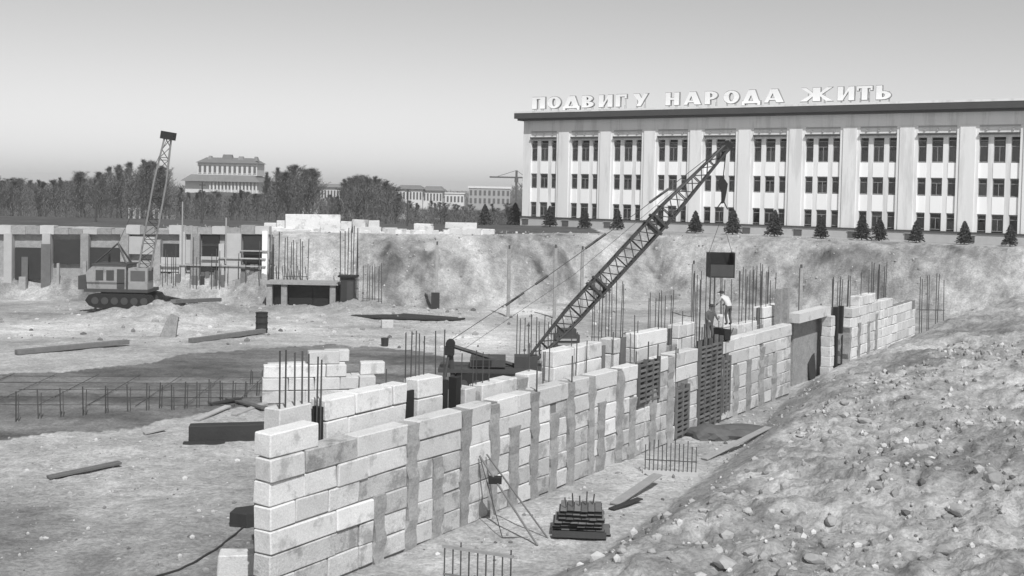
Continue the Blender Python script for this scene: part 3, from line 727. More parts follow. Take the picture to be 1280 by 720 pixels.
for k in range(26):
    x = rr.uniform(196, 345); y0 = rr.uniform(296, 335); p_ = at(x, y0, YR-.7); bar(rw, (p_.x-rw.location.x, -.7+rr.uniform(-.4, .3), 0), round(p_.z-rw.location.z, 1), .035)
for k in range(12):
    x = rr.uniform(205, 330); y0 = rr.uniform(340, 362); RB('prop_board', x, x+rr.uniform(3, 9), y0, 376, -.5+rr.uniform(-.2, .2), -.38, rr.choice((M_WOOD, M_WOODL, M_COLUMN, M_TAR)))
for k in range(9):
    x = rr.uniform(-50, 185); y0 = rr.uniform(300, 350); RB('prop_board', x, x+rr.uniform(2, 12), y0, 376, -.3+rr.uniform(-.2, .2), -.18, rr.choice((M_WOOD, M_WOODL, M_COLUMN)))
for x0, x1, y0, y1 in ((200,226,322,340),(231,238,300,330),(250,273,321,333),(160,192,296,318),(112,146,345,372)): RB('infill_panel', x0, x1, y0, y1, .3, .6, M_CONC)
# low platform
pl = thing('concrete_platform', 'low dark concrete platform on stub piers at the foot of the bank', 'platform', (at(380, 376, 99).x, 99, gh(at(380, 376, 99).x, 99)))
hz = at(380, 353, 99).z-pl.location.z
MB().box(-3.3, 3.2, -1.2, 1.4, hz-.12, hz+.1).build('slab', M_COLUMN, pl)
MB().box(-3.2, 3.1, 1.0, 1.35, -.4, hz-.122).build('rear_wall', M_TAR, pl)
for x in (-2.9, -1.6, 2.7): MB().box(x-.25, x+.25, -1.0, -.6, -.4, hz-.122).build('pier', M_COLUMN, pl)
for x0, x1 in ((-2.6, -1.9), (-1.3, .8), (.85, 2.4)): MB().box(x0, x1, -.2, -.1, -.4, hz-.13).build('skirt_board', M_BLACK, pl)
cbx = at(435, 380, 98); cz = gh(cbx.x, 98)
cb_ = thing('site_cabinet', 'dark narrow site cabinet with a wide cap at the bank foot', 'cabinet', (cbx.x, 98, cz))
hz = at(435, 344, 98).z-cz
MB().box(-.6, .6, -.5, .5, -.3, hz-.15).build('body', M_TAR, cb_); MB().box(-.85, .85, -.7, .7, hz-.148, hz).build('cap', M_BLACK, cb_)
MB().box(-.05, .5, -.55, -.502, .2, hz-.5).build('door', M_CRANE, cb_)
# piles in the bank
for x, y0, y1, Y in ((545, 306, 388, 98), (635, 311, 402, 93), (693, 310, 392, 93), (727, 312, 372, 97), (1000, 335, 392, 92), (866, 330, 380, 96)):
    p = at(x, y1, Y); z = gh(p.x, Y); top = at(x, y0, Y).z
    t = thing('pile_post', {545: 'slim grey pile with a dark box at its foot before the bank', 635: 'slim grey pile crossed by the crane pendant cables', 693: 'slim grey pile just behind the crane boom', 727: 'slim grey pile higher up the bank beside the boom'}.get(x, 'slim grey pile standing on the bank near the hanging skip' if x == 866 else 'slim grey pile on the bank above the doorway'), 'post', (p.x, Y, z), .1, 'slim piles along the far bank')
    MB().box(-.13, .13, -.13, .13, -.5, top-z).build('shaft', M_COLUMN, t)
    MB().box(-.07, .07, -.07, .07, top-z+.002, top-z+.3).build('tip', M_STEEL, t)
    if x == 545:
        MB().box(-.45, .28, -.45, -.16, -.3, 1.5).build('foot_box', M_TAR, t)
# machine behind the boom
mp = on(704, 440, FLOOR-.2); mc = thing('compressor', 'small dark louvred compressor standing right of the crane boom foot', 'compressor', (mp.x, 68, FLOOR-.3), .1)
MB().box(-.75, .75, -.5, .5, .45, 1.75).build('hood', M_CRANE, mc)
MB().box(-.55, .55, -.4, .4, 1.752, 2.1).build('hood_top', M_CRANE, mc)
for k in range(4): MB().box(-.6, .6, -.56, -.502, .6+k*.27, .72+k*.27).build('louvre', M_STEELP, mc)
for sx in (-1, 1):
    for sy in (-1, 1): MB().tube((sx*.5, sy*.45-.06, .3), (sx*.5, sy*.45+.06, .3), .3, n=12).build('wheel', M_BLACK, mc)
MB().box(-.7, .7, -.4, .4, .3, .448).build('chassis', M_BLACK, mc)

# ------------------------------------------------------------------ things on the ground
# leaning props at the wall
t = thing('leaning_props', 'two slim poles with a clamp leaning against the block wall', 'props', on(672, 682, FLOOR))
L0 = t.location
def wallpt(x, y, o=.1):
    s = s_of_x(x, -o); P = sp(s, o, 0); d = ray(x, y); P.z = EYE+d.z/d.y*P.y; return P-L0
A1 = wallpt(605, 570); A2 = wallpt(614, 568); B2 = on(685, 673, FLOOR)-L0; B3 = on(628, 672, FLOOR)-L0
MB().tube((0, 0, 0), A1, .035).build('pole', M_WOOD, t); MB().tube(B2, A2, .028).build('pole', M_WOOD, t)
MB().tube(B3, A1, .015).tube(B3, on(660, 672, FLOOR)-L0, .015).build('brace_wire', M_STEEL, t)
c = A1*.72; MB().box(c.x-.2, c.x+.2, c.y-.12, c.y+.2, c.z-.1, c.z+.08).build('clamp', M_BLACK, t)
# stack of formwork panels
p = on(726, 672, FLOOR); t = thing('formwork_stack', 'stack of dark timber formwork panels on the trench floor', 'formwork', p, R(-4))
for k in range(7):
    dx = rr.uniform(-.12, .12); dy = rr.uniform(-.08, .1); z = .05+k*.115; wd = .8-.03*k
    lay = MB().box(-wd+dx, wd+dx, .05+dy, .12+dy, z-.05, z+.045).build('bearer', M_BLACK, t); MB().box(-wd+dx, wd+dx, .9+dy, .97+dy, z-.05, z+.045).build('bearer', M_BLACK, t)
    for q in range(6):
        x0 = -wd+dx+q*wd/3; MB().box(x0, x0+wd/3-.02, -.05+dy+rr.uniform(-.06, .06), 1.05+dy, z+.047, z+.062).build('plank', M_WOOD, lay)
MB().box(-.85, .75, -.30, -.10, -.03, .16, Matrix.Rotation(-.35, 4, 'X')).build('leaning_panel', M_TAR, t)
for k in range(5): MB().tube((-.45+.2*k, .2+.13*k, .84), (-.5+.22*k, .22+.13*k, 1.12+.1*(k % 2)), .022).build('rebar', M_STEEL, t)
def plank(xa, ya, xb, yb, wd, th, label, m=M_WOODL, z=FLOOR, lift=.1, name='plank'):
    a0 = on(xa, ya, z); b0 = on(xb, yb, z); 
    a0.z = gh(a0.x, a0.y)+.02; b0.z = gh(b0.x, b0.y)+lift; d = b0-a0; L_ = d.length
    bm = chamfer(L_, wd, th, .01, .005, int(xa)); o = link(name, bm_mesh(bm, name, m)); o.location = (a0+b0)/2+Vector((0, 0, th/2))
    o.rotation_euler = (0, -math.asin(d.z/L_), math.atan2(d.y, d.x)); return tag(o, label, 'plank')
plank(768, 632, 822, 606, .35, .06, 'wide pale plank lying raised beside the formwork stack', lift=.35)
plank(764, 640, 800, 628, .25, .05, 'short dark plank under the raised pale plank', M_TAR)
plank(880, 575, 960, 552, .3, .06, 'long thin plank across the trench near its far end', M_WOODL)
plank(216, 399, 274, 388, .45, .3, 'heavy dark timber lying on the spoil heap', M_WOOD, FLOOR-.4, .5)
plank(238, 428, 330, 415, .4, .28, 'long dark rail beam laid along the edge of the sandy track', M_WOOD, FLOOR-.2, .1)
plank(20, 446, 160, 432, .4, .28, 'long dark rail beam on the sandy track past the crawler crane', M_WOOD, FLOOR-.2, .1)
plank(198, 375, 245, 382, .4, .3, 'dark timber in front of the retaining wall', M_TAR, FLOOR-.4, .1)
p = on(327, 413, FLOOR-.2); st_ = thing('tar_barrel', 'dark upright barrel standing beside the sandy track', 'barrel', (p.x, p.y, gh(p.x, p.y)-.1))
ht = 1.55
MB().tube((0,0,0), (0,0,ht), .42, n=16).build('shell', M_TAR, st_)
for z in (.35, .8, 1.25, ht-.02): MB().tube((0,0,z-.04), (0,0,z+.04), .45, n=16).build('hoop', M_BLACK, st_)
p = on(209, 420, FLOOR-.2); z = gh(p.x, p.y)-.15
b = MB(); b.prism([(-.55,0),(.55,0),(.65,1.55),(.15,1.75),(-.05,1.5)], -.18, .18); o = b.build('concrete_wedge', M_COLUMN); o.location = (p.x, p.y, z); o.rotation_euler = (-.1, .05, .1)
tag(o, 'grey wedge shaped slab standing upright beside the heavy timber', 'concrete wedge')
# trench shadow painted as a flat dark sheet before the bank, and a small block
p = on(505, 398, FLOOR-.4); b = MB()
b.prism([(-5.0,1.4),(-4.2,-.5),(-1.8,-1.2),(2.5,-1.4),(4.6,-1.3),(5.0,-.6),(3.0,.4),(-.5,1.9),(-3.8,2.2)], -.06, .07, 'z')
o = b.build('trench_shadow', M_TAR); o.location = (p.x, p.y, gh(p.x, p.y)+.05); tag(o, 'long dark sheet painting the trench shadow on the pit floor before the bank', 'trench_shadow')
p = on(484, 409, FLOOR-.4); o = link('small_block', BM[(.9, 2)], None, (p.x, p.y, gh(p.x, p.y)+.27), .2); tag(o, 'small white block lying in front of the long painted shadow sheet', 'block')
p = on(481, 430, FLOOR-.2); o = MB().tube((0,0,-.1),(0,0,.55),.22,.26,10).build('bucket', M_TAR); o.location = (p.x, p.y, gh(p.x, p.y)); tag(o, 'small dark bucket on the pale track before the dark floor', 'bucket')
for i, (xa, ya, xb, yb, m, lab) in enumerate(((262,508,300,503,M_TAR,'dark board lying behind the tarred beam'),(285,500,330,516,M_WOOD,'dark pole slanting behind the tarred beam'),(246,527,285,512,M_WOODL,'pale board at the edge of the dark floor'),(292,520,332,508,M_WOODL,'pale broken board on the tarred beam end'),(180,543,206,540,M_WOODL,'short pale board left lying by the row of starter bars'),(60,600,150,585,M_WOOD,'grey board lying on the open ground near the cable'))):
    plank(xa, ya, xb, yb, .3, .09, lab, m)
# dark heap in trench
for i, (x, y, sx_, lab) in enumerate(((925, 545, 1.6, 'dark heap of wet mortar at the trench end by the wall'), (888, 545, 1.0, 'small dark mortar heap under the tall double shutter'))):
    p = on(x, y, FLOOR); bm = bmesh.new(); bmesh.ops.create_icosphere(bm, subdivisions=3, radius=1)
    for v in bm.verts:
        k = 1+.35*float(fbm(np.array([v.co.x*2+i*5]), np.array([v.co.y*2+v.co.z]), 1.3, 3, 5)[0]); v.co = Vector((v.co.x*sx_*k, v.co.y*.9*k, v.co.z*.45*k))
    o = link('mortar_heap', bm_mesh(bm, 'mortar_heap', M_CONCD), None, (p.x, p.y, FLOOR+.05)); tag(o, lab, 'heap')
# cable on the left ground
pts = []
for k in range(25):
    u = k/24; x = 100+u*212; y = 745-18*u-72*u*u+3*math.sin(u*11); q = on(x, y, FLOOR); pts.append(Vector((q.x, q.y, gh(q.x, q.y)+.02)))
o = MB().path(pts, .035, 6).build('cable', M_TAR); tag(o, 'dark cable snaking over the ground to the near end of the wall', 'cable')
p = on(309, 652, FLOOR); b = MB(); b.prism([(-.45,-.35),(.1,-.55),(.75,-.3),(.8,.4),(.1,.5),(-.4,.2)], -.1, .35, 'z')
o = b.build('tar_sack', M_TAR); o.location = (p.x, p.y, FLOOR+.02); tag(o, 'dark sack at the end of the cable beside the wall', 'sack')

# stones on the right bank
SM = []
for v in range(5):
    bm = bmesh.new(); bmesh.ops.create_icosphere(bm, subdivisions=2, radius=1); rn = random.Random(v+40)
    sx_, sy_, sz_ = rn.uniform(.8, 1.3), rn.uniform(.6, 1.0), rn.uniform(.45, .75); cut = [Vector((rn.gauss(0, 1), rn.gauss(0, 1), rn.gauss(0, 1))).normalized() for _ in range(7)]
    for q in bm.verts:
        for c in cut:
            e = q.co.dot(c)
            if e > .62: q.co -= c*(e-.62)
        q.co = Vector((q.co.x*sx_, q.co.y*sy_, q.co.z*sz_))*rn.uniform(.95, 1.05)
    SM.append(bm_mesh(bm, 'stone', M_STONE))
def hit_ground(x, y):
    d = ray(x, y).normalized(); t0 = 8.0; O = Vector((0, 0, EYE))
    prev = t0
    while t0 < 160:
        P = O+d*t0
        if P.z < gh(P.x, P.y): 
            for _ in range(8):
                m_ = (prev+t0)/2; P = O+d*m_
                if P.z < gh(P.x, P.y): t0 = m_
                else: prev = m_
            return P
        prev = t0; t0 *= 1.02
    return O+d*t0
for i, (x, y, r) in enumerate(((1057,520,.34),(1056,505,.26),(1080,527,.3),(1094,610,.33),(1040,652,.25),(905,705,.34),(896,690,.25),(938,693,.22),(776,690,.18),(990,590,.2),(1000,545,.18),(960,560,.2),(880,640,.2),(935,640,.22),(860,665,.18),(1020,700,.3),(1150,560,.3),(1200,640,.4),(1180,690,.3),(1240,600,.35),(930,520,.16),(1075,680,.22),(840,700,.2),(815,690,.16))):
    P = hit_ground(x, y); o = link('rubble_stone', SM[i % 5], None, (P.x, P.y, P.z+r*.15), rr.uniform(0, 6)); o.scale = (r, r, r)
    tag(o, 'pale broken stone lying on the earth bank right of the trench', 'stone', 'broken stones on the right bank')
# clods and small rubble: uncountable
rn = np.random.RandomState(4); V = []; FA = []
ico = bmesh.new(); bmesh.ops.create_icosphere(ico, subdivisions=1, radius=1); ico.verts.ensure_lookup_table()
iv = np.array([v.co[:] for v in ico.verts]); ifc = np.array([[v.index for v in f.verts] for f in ico.faces]); ico.free()
def scatter(n, smin, smax, omin, omax, rmin, rmax):
    S = rn.uniform(smin, smax, n); Oq = omin+(omax-omin)*rn.uniform(0, 1, n)
    X = CORNER.x+WDIR.x*S+EDIR.x*Oq; Y = CORNER.y+WDIR.y*S+EDIR.y*Oq
    dens = fbm(X, Y, .5, 3, 61); keep = dens > rn.uniform(-.5, .45, n); X = X[keep]; Y = Y[keep]
    Z = ground_h(X, Y); r = rmin+(rmax-rmin)*rn.uniform(0, 1, len(X))**4
    for x, y, z, q in zip(X, Y, Z, r):
        base = len(V)*len(iv)
        V.append(iv*(q*rn.uniform(.6, 1.4, 3))*rn.uniform(.8, 1.2, (len(iv), 1))+np.array([x, y, z+q*.1])); FA.append(ifc+base)
scatter(17000, -14, 50, 4.8, 26, .015, .15)
scatter(900, 0, 40, .3, 3.6, .025, .09)
def scatter_box(n, x0, x1, y0, y1, rmin, rmax):
    X = rn.uniform(x0, x1, n); Y = rn.uniform(y0, y1, n); Z = ground_h(X, Y); r = rmin+(rmax-rmin)*rn.uniform(0, 1, n)**4
    for x, y, z, q in zip(X, Y, Z, r):
        base = len(V)*len(iv); V.append(iv*(q*rn.uniform(.6, 1.4, 3))+np.array([x, y, z+q*.1])); FA.append(ifc+base)
scatter_box(700, -24, -7, 26, 44, .02, .10)
scatter_box(900, -40, 10, 72, 100, .04, .22)
scatter_box(1500, -38, 40, 100, 122, .04, .16)
me = bpy.data.meshes.new('rubble'); me.from_pydata(np.concatenate(V).tolist(), [], np.concatenate(FA).tolist()); me.materials.append(M_CLOD)
a = me.attributes.new('tone', 'FLOAT', 'POINT'); a.data.foreach_set('value', np.repeat(np.clip(rn.normal(1, .38, len(V)), .35, 2.1), len(iv)).astype(np.float32))
o = link('rubble', me); o['kind'] = 'stuff'; tag(o, 'clods and small rubble strewn over the dug earth', 'rubble')

# ------------------------------------------------------------------ precast pieces on the crest
SLABS = [(356,424,269,278,1.2),(330,352,279,288,1.0),(345,372,276,284,.8),(374,398,279,287,1.0),(400,425,279,289,1.0),(426,440,277,287,1.0),(441,458,275,283,.9),(441,476,284,292,1.0),(460,474,276,283,.8),(478,495,285,292,1.0),(497,512,288,293,1.0),(515,532,288,295,1.0),(518,540,280,287,1.2),(534,548,288,295,.8),(556,596,279,285,1.2),(560,578,286,292,1.0),(580,602,286,293,1.0),(548,558,290,295,.6)]
rs = random.Random(8)
for k in range(30):
    x0_ = 332+k*9.2+rs.uniform(-4, 4); hh = rs.uniform(4, 7); yb_ = rs.uniform(290, 296); SLABS.append((x0_, x0_+rs.uniform(6, 20), yb_-hh, yb_, rs.uniform(.5, 1.2)))
for i, (x0, x1, y0, y1, dp) in enumerate(SLABS):
    Y = float(crest(np.array([at((x0+x1)/2, y1, 116).x]))[0])+.6+(1.0 if y1 < 289 else 0)
    pa = at(x0, y1, Y); pb = at(x1, y0, Y); zb = min(pa.z, gh((pa.x+pb.x)/2, Y)-.05) if y1 > 287 or i < 1 else pa.z-.05
    bm = chamfer(pb.x-pa.x, dp, pb.z-zb, .03, .03, i); o = link('precast_piece', bm_mesh(bm, 'precast_piece', M_BLOCK), None, ((pa.x+pb.x)/2, Y+dp/2, (zb+pb.z)/2), rr.uniform(-.25, .25))
    lab = 'long pale precast slab lying on top of the pile at the bank crest' if i == 0 else 'pale precast concrete piece stacked on the crest of the far bank'
    tag(o, lab, 'precast concrete', 'precast pieces on the bank crest')
    if i == 0: del o['group']

# ------------------------------------------------------------------ vegetation
def spruce(seed):
    rn = random.Random(seed); b = MB(); H = 1.0
    for k in range(1100):
        t = rn.random()**.8*.96; z = .06+t*.94; rmax = .33*(1-t)**.8+.02; a = rn.uniform(0, 2*PI); r = rmax*rn.uniform(.35, 1.06)
        L_ = .09*(1-t)+.05; c = Vector((math.cos(a), math.sin(a), 0)); s_ = Vector((-c.y, c.x, 0))
        p = c*r+Vector((0, 0, z)); i = len(b.v)
        b.v += [p-c*L_*.9+s_*.03+Vector((0,0,.035)), p-c*L_*.9-s_*.03+Vector((0,0,.035)), p+c*L_*.25-s_*.012+Vector((0,0,rn.uniform(-.05,.02))), p+c*L_*.25+s_*.012+Vector((0,0,rn.uniform(-.05,.02)))]
        b.f.append((i, i+1, i+2, i+3))
    return b.mesh('crown', M_SPRUCE), MB().tube((0,0,-.05), (0,0,.95), .025, .004, 6).mesh('trunk', M_BARK)
SPR = [spruce(1), spruce(2), spruce(3)]
for i, (x, yt, yb, Y) in enumerate(((606,255,279,150),(644,253,282,150),(687,257,281,138),(731,260,284,136),(772,261,285,133),(869,263,288,128),(916,261,291,125),(968,262,294,121),(1026,271,298,117),(1077,268,305,111),(1099,272,306,110),(1145,275,305,107),(1205,276,310,104),(1262,280,316,100))):
    if x > 660: Y = (146.87-4.5)/(1+.667*(x-640)/FPX)
    P = at(x, yb, Y); z = gh(P.x, Y); H = at(x, yt, Y).z-z
    near = Y > 145
    t = thing('spruce_tree', 'small dark spruce at the lawn edge left of the long building' if near else ORD[i-2]+' small dark spruce along the long facade, counted from its end by the woods', 'tree', (P.x, Y, z), rr.uniform(0, 6), 'young spruces on the left lawn' if near else 'young spruces before the long building')
    for nm, me_ in zip(('crown', 'trunk'), SPR[i % 3]): link(nm, me_, t, None, None, (H*1.05, H*1.05, H))

def bare_tree(seed, slim):
    rn = random.Random(seed); tk = MB(); cw = MB()
    def twig(c, e, wv):
        s_ = e.cross(Vector((rn.random()-.5, rn.random()-.5, .3))).normalized()*wv; i = len(cw.v)
        cw.v.extend([c-s_, c+s_, c+e]); cw.f.append((i, i+1, i+2))
    P = [Vector((0, 0, -.03))]
    for k in range(6): P.append(P[-1]+Vector((rn.uniform(-.02, .02), rn.uniform(-.02, .02), .15)))
    for k in range(6): tk.tube(P[k], P[k+1], .020*(1-k/6.5), .020*(1-(k+1)/6.5), 6, caps=False)
    for k in range(30):
        t = .18+.8*(k+rn.random())/30; q = t*5.99; c = P[int(q)].lerp(P[int(q)+1], q-int(q))
        a = rn.uniform(0, 2*PI); L_ = (.34 if not slim else .22)*(math.sin(PI*min(1, .22+t*.80)))**.7*rn.uniform(.7, 1.15)
        up = rn.uniform(.5, 1.3)*(1.6 if slim else 1)
        d = Vector((math.cos(a), math.sin(a), up)).normalized(); m_ = c+d*L_*.5; e = m_+(d+Vector((0, 0, .3))).normalized()*L_*.5
        tk.tube(c, m_, .007, .0045, 4, caps=False); tk.tube(m_, e, .0045, .002, 4, caps=False)
        for j in range(13):
            u = rn.uniform(.25, 1); b0 = c.lerp(m_, u*2) if u < .5 else m_.lerp(e, u*2-1)
            aa = rn.uniform(0, 2*PI); sd_ = (d*.6+Vector((math.cos(aa), math.sin(aa), rn.uniform(-.1, .8)))*.9).normalized()*L_*rn.uniform(.22, .42)
            twig(b0, sd_, .0018)
            for w_ in range(12):
                bb = b0+sd_*rn.uniform(.3, 1); aa = rn.uniform(0, 2*PI)
                twig(bb, (sd_.normalized()*.5+Vector((math.cos(aa), math.sin(aa), rn.uniform(-.2, .8)))).normalized()*rn.uniform(.025, .075), .0014)
    zmax = max(v.z for v in cw.v)
    for b in (tk, cw):
        for v in b.v: v /= zmax
    def raw(b, name, m):
        me = bpy.data.meshes.new(name); me.from_pydata([tuple(v) for v in b.v], [], b.f); me.materials.append(m); return me
    return raw(cw, 'crown', M_TWIG), raw(tk, 'trunk', M_BARK)
TV = [bare_tree(20+k, k % 2) for k in range(5)]
PXT = [-60, 0, 60, 120, 172, 205, 216, 232, 330, 340, 352, 388, 398, 425, 432, 455, 478, 498, 512, 640, 660]
PYT = [225, 215, 222, 208, 196, 198, 222, 234, 233, 208, 203, 206, 236, 236, 219, 215, 218, 232, 248, 252, 250]
rt = random.Random(17)
def plant(x, Y, top, label, group):
    P = at(x, top, Y); z = gh(P.x, Y); H = P.z-z
    if H < 2: return
    t = thing('bare_tree', label, 'tree', (P.x, Y, z), rt.uniform(0, 6), group); q = rt.randrange(5)
    wd = H*rt.uniform(.85, 1.15) if H < 9 else H*rt.uniform(.65, .9)
    for nm, me_ in zip(('crown', 'trunk'), TV[q]): link(nm, me_, t, None, None, (wd, wd, H))
for i in range(120):
    x = -50+(700*i/119)+rt.uniform(-6, 6); Y = rt.uniform(150, 235)
    if x > 640: Y = rt.uniform(175, 235)
    plant(x, Y, np.interp(x, PXT, PYT)+abs(rt.gauss(0, 8)), 'leafless tree in the grey wood beyond the bank crest', 'bare trees of the wood')
for x, y in ((348,206),(360,203),(372,202),(384,208),(333,212),(436,219),(447,216),(458,215),(470,217),(484,223),(180,196),(192,198),(203,204)):
    plant(x, rt.uniform(190, 215), y, 'tall leafless tree rising above the rest of the wood', 'taller trees of the wood')
# undergrowth that closes the wood to one mass
rn = np.random.RandomState(9); n = 200000
U = rn.uniform(-55, 655, n); Yd = rn.uniform(148, 240, n); topz = np.interp(U, PXT, PYT)
kx = (U-640)/FPX; X = kx*Yd; Zg = ground_h(X, Yd)
Ht = np.clip((EYE-(topz+7-(236+.02*(U-640)))/FPX*Yd)-Zg, 1.5, 9)*rn.uniform(.15, 1, n)
L_ = rn.uniform(.2, .75, n); a = rn.uniform(0, 2*PI, n); wv = rn.uniform(.013, .04, n)
base = np.stack([X, Yd, Zg+Ht-.8], -1); e = np.stack([np.cos(a)*.5*L_, np.sin(a)*.5*L_, L_*rn.uniform(-.5, 1, n)], -1); s_ = np.stack([-np.sin(a)*wv, np.cos(a)*wv*.2, wv*.3], -1)
VV = np.stack([base-s_, base+s_, base+e], 1).reshape(-1, 3)
me = bpy.data.meshes.new('thicket'); me.from_pydata(VV.tolist(), [], np.arange(3*n).reshape(-1, 3).tolist()); me.materials.append(M_TWIG)
o = link('thicket', me); o['kind'] = 'stuff'; tag(o, 'grey leafless undergrowth filling the wood beyond the bank', 'thicket')
# far belt of woods on the skyline
n = 30000; U = rn.uniform(-1.0, 1.0, n); Yd = rn.uniform(620, 760, n); X = U*Yd; Zg = ground_h(X, Yd)
Ht = (9+3*fbm(X, Yd*0, .012, 4, 7))*rn.uniform(.1, 1, n); L_ = rn.uniform(2, 5, n); a = rn.uniform(0, 2*PI, n); wv = rn.uniform(.2, .5, n)
base = np.stack([X, Yd, Zg+Ht-1.5], -1); e = np.stack([np.cos(a)*L_*.6, np.sin(a)*L_*.6, L_*.6], -1); s_ = np.stack([-np.sin(a)*wv, np.cos(a)*wv*.2, wv], -1)
VV = np.stack([base-s_, base+s_, base+e], 1).reshape(-1, 3)
me = bpy.data.meshes.new('far_woods'); me.from_pydata(VV.tolist(), [], np.arange(3*n).reshape(-1, 3).tolist()); me.materials.append(M_TWIG)
o = link('far_woods', me); o['kind'] = 'stuff'; tag(o, 'far belt of grey woods along the skyline', 'woods')

# ------------------------------------------------------------------ far buildings
YP = 400.0
pc = at(278, 240, YP); pal = thing('hilltop_palace', 'two tier pale palace with colonnade and dark roofs above the woods', 'building', (pc.x, YP, gh(pc.x, YP)-.5))
def PX(x): return at(x, 220, YP).x-pal.location.x
def PZ(y, x=278): return at(x, y, YP).z-pal.location.z
def hip(b, x0, x1, y0, y1, z0, z1, ins): 
    i = len(b.v); b.v += [Vector(p) for p in ((x0,y0,z0),(x1,y0,z0),(x1,y1,z0),(x0,y1,z0),(x0+ins,y0+ins,z1),(x1-ins,y0+ins,z1),(x1-ins,y1-ins,z1),(x0+ins,y1-ins,z1))]
    b.f += [tuple(i+k for k in f) for f in ((0,3,2,1),(4,5,6,7),(0,1,5,4),(1,2,6,5),(2,3,7,6),(3,0,4,7))]; return b
MB().box(PX(230), PX(322), 1.5, 18, 0, PZ(227)).build('lower_wall', M_FARW, pal)
hip(MB(), PX(226), PX(325), -.8, 19, PZ(226.9), PZ(218.5), 3).build('lower_roof', M_ROOF, pal)
for k in range(14): MB().tube((PX(262)+k*(PX(320)-PX(262))/13, .6, 0), (PX(262)+k*(PX(320)-PX(262))/13, .6, PZ(227)), .35, n=8).build('column', M_FARW, pal)
MB().box(PX(243), PX(318), 4, 16, PZ(219), PZ(203.5)).build('upper_wall', M_FARW, pal)
for k in range(12):
    x = PX(246)+k*(PX(315)-PX(246))/11; wo = MB().box(x-.45, x+.45, 3.9, 3.998, PZ(216), PZ(207)).build('window', M_DARK, pal); MB().box(x-.6, x+.6, 3.75, 3.99, PZ(216.6), PZ(216.1)).build('sill', M_FARW, wo)
ur = hip(MB(), PX(241), PX(320), 3, 17, PZ(203.4), PZ(196.5), 3.2).build('upper_roof', M_ROOF, pal)
for x0, x1, y0 in ((254,260,194.5),(272,286,192.5),(292,300,194.5),(312,318,194.5)): hip(MB(), PX(x0), PX(x1), 5, 8, PZ(200), PZ(y0), .5).build('dormer', M_ROOF, ur)
def far_house(name, label, x0, x1, ytop, yroof, Y, nw, m=M_FARW, flat=False, storeys=1):
    p0 = at(x0, ytop, Y); p1 = at(x1, ytop, Y); zg = gh((p0.x+p1.x)/2, Y)-.5
    t = thing(name, label, 'building', ((p0.x+p1.x)/2, Y, zg)); W_ = (p1.x-p0.x)/2; zt = p0.z-zg; zr = at(x0, yroof, Y).z-zg
    MB().box(-W_, W_, 0, 12, 0, zr).build('wall', m, t)
    if flat: MB().box(-W_-.3, W_+.3, -.3, 12.3, zr+.01, zt).build('roof', M_FARW, t)
    else: hip(MB(), -W_-.6, W_+.6, -.6, 12.6, zr+.01, zt, min(3, W_*.5)).build('roof', M_ROOF, t)
    hgt = 2.2
    for k in range(nw):
        x = -W_+(k+.5)*2*W_/nw; ww = min(.6, W_/nw*.5)
        for q in range(storeys):
            z1 = zr-.9-q*3.4; MB().box(x-ww, x+ww, -.1, -.002, z1-hgt, z1).build('window', M_DARK, t)
    return t
far_house('long_house', 'low long house with dark roof between two clumps of trees', 378, 432, 229, 233.5, 330, 14)
far_house('corner_house', 'white house with dark hip roof right of the tall tree clump', 495, 528, 231, 236, 340, 8)
far_house('wing_house', 'white house wing with rounded dark roof next to the corner house', 529, 553, 232.5, 238, 345, 6)
far_house('low_house', 'small pale flat house on the skyline beside the apartment block', 553, 580, 240.5, 242, 420, 6, flat=True)
far_house('apartment_block', 'pale apartment block with flat white roof under the far tower crane', 586, 638, 232.5, 235, 480, 9, mat('grey_panel', .34, .9, .1, .3, 0), True, 2)
far_house('white_house', 'white house half hidden behind the left crane boom', 160, 200, 250, 256, 250, 5, storeys=2)
YT = 520; tp = at(645, 250, YT); tc_ = thing('tower_crane', 'distant thin tower crane beside the long building', 'crane', (tp.x, YT, gh(tp.x, YT)-.5))
zt = at(645, 213, YT).z-tc_.location.z; zj = at(645, 222, YT).z-tc_.location.z; xj = at(612, 221, YT).x-tp.x
MB().box(-.55, .55, -.55, .55, 0, zt).build('mast', M_CRANE, tc_)
MB().box(xj, 4.5, -.35, .35, zj-.3, zj+.4).build('jib', M_CRANE, tc_)
MB().tube((0,0,zt), (xj*.7, 0, zj+.4), .12).tube((0,0,zt), (4.2, 0, zj+.4), .12).build('tie_rod', M_CRANE, tc_)
MB().box(2.8, 4.6, -.6, .6, zj-1.6, zj-.301).build('counterweight', M_BLACK, tc_)
MB().box(-.9, .9, -.9, .9, zj-2.2, zj-.302).build('cab', M_CRANE, tc_)
# poles
for x, y0, Y, m, lab in ((253,228,128,M_BARK,'dark lamp post beyond the retaining wall'),(510,236,132,M_BARK,'thin dark pole standing behind the precast pile'),(120,232,126,M_BARK,'dark pole beyond the crawler crane')):
    P = at(x, y0, Y); z = gh(P.x, Y); t = thing('pole', lab, 'pole', (P.x, Y, z))
    MB().tube((0,0,-.3), (0,0,P.z-z), .11, .08, 7).build('shaft', m, t); MB().box(-.35, .35, -.05, .05, P.z-z-.35, P.z-z-.25).build('crossarm', m, t)

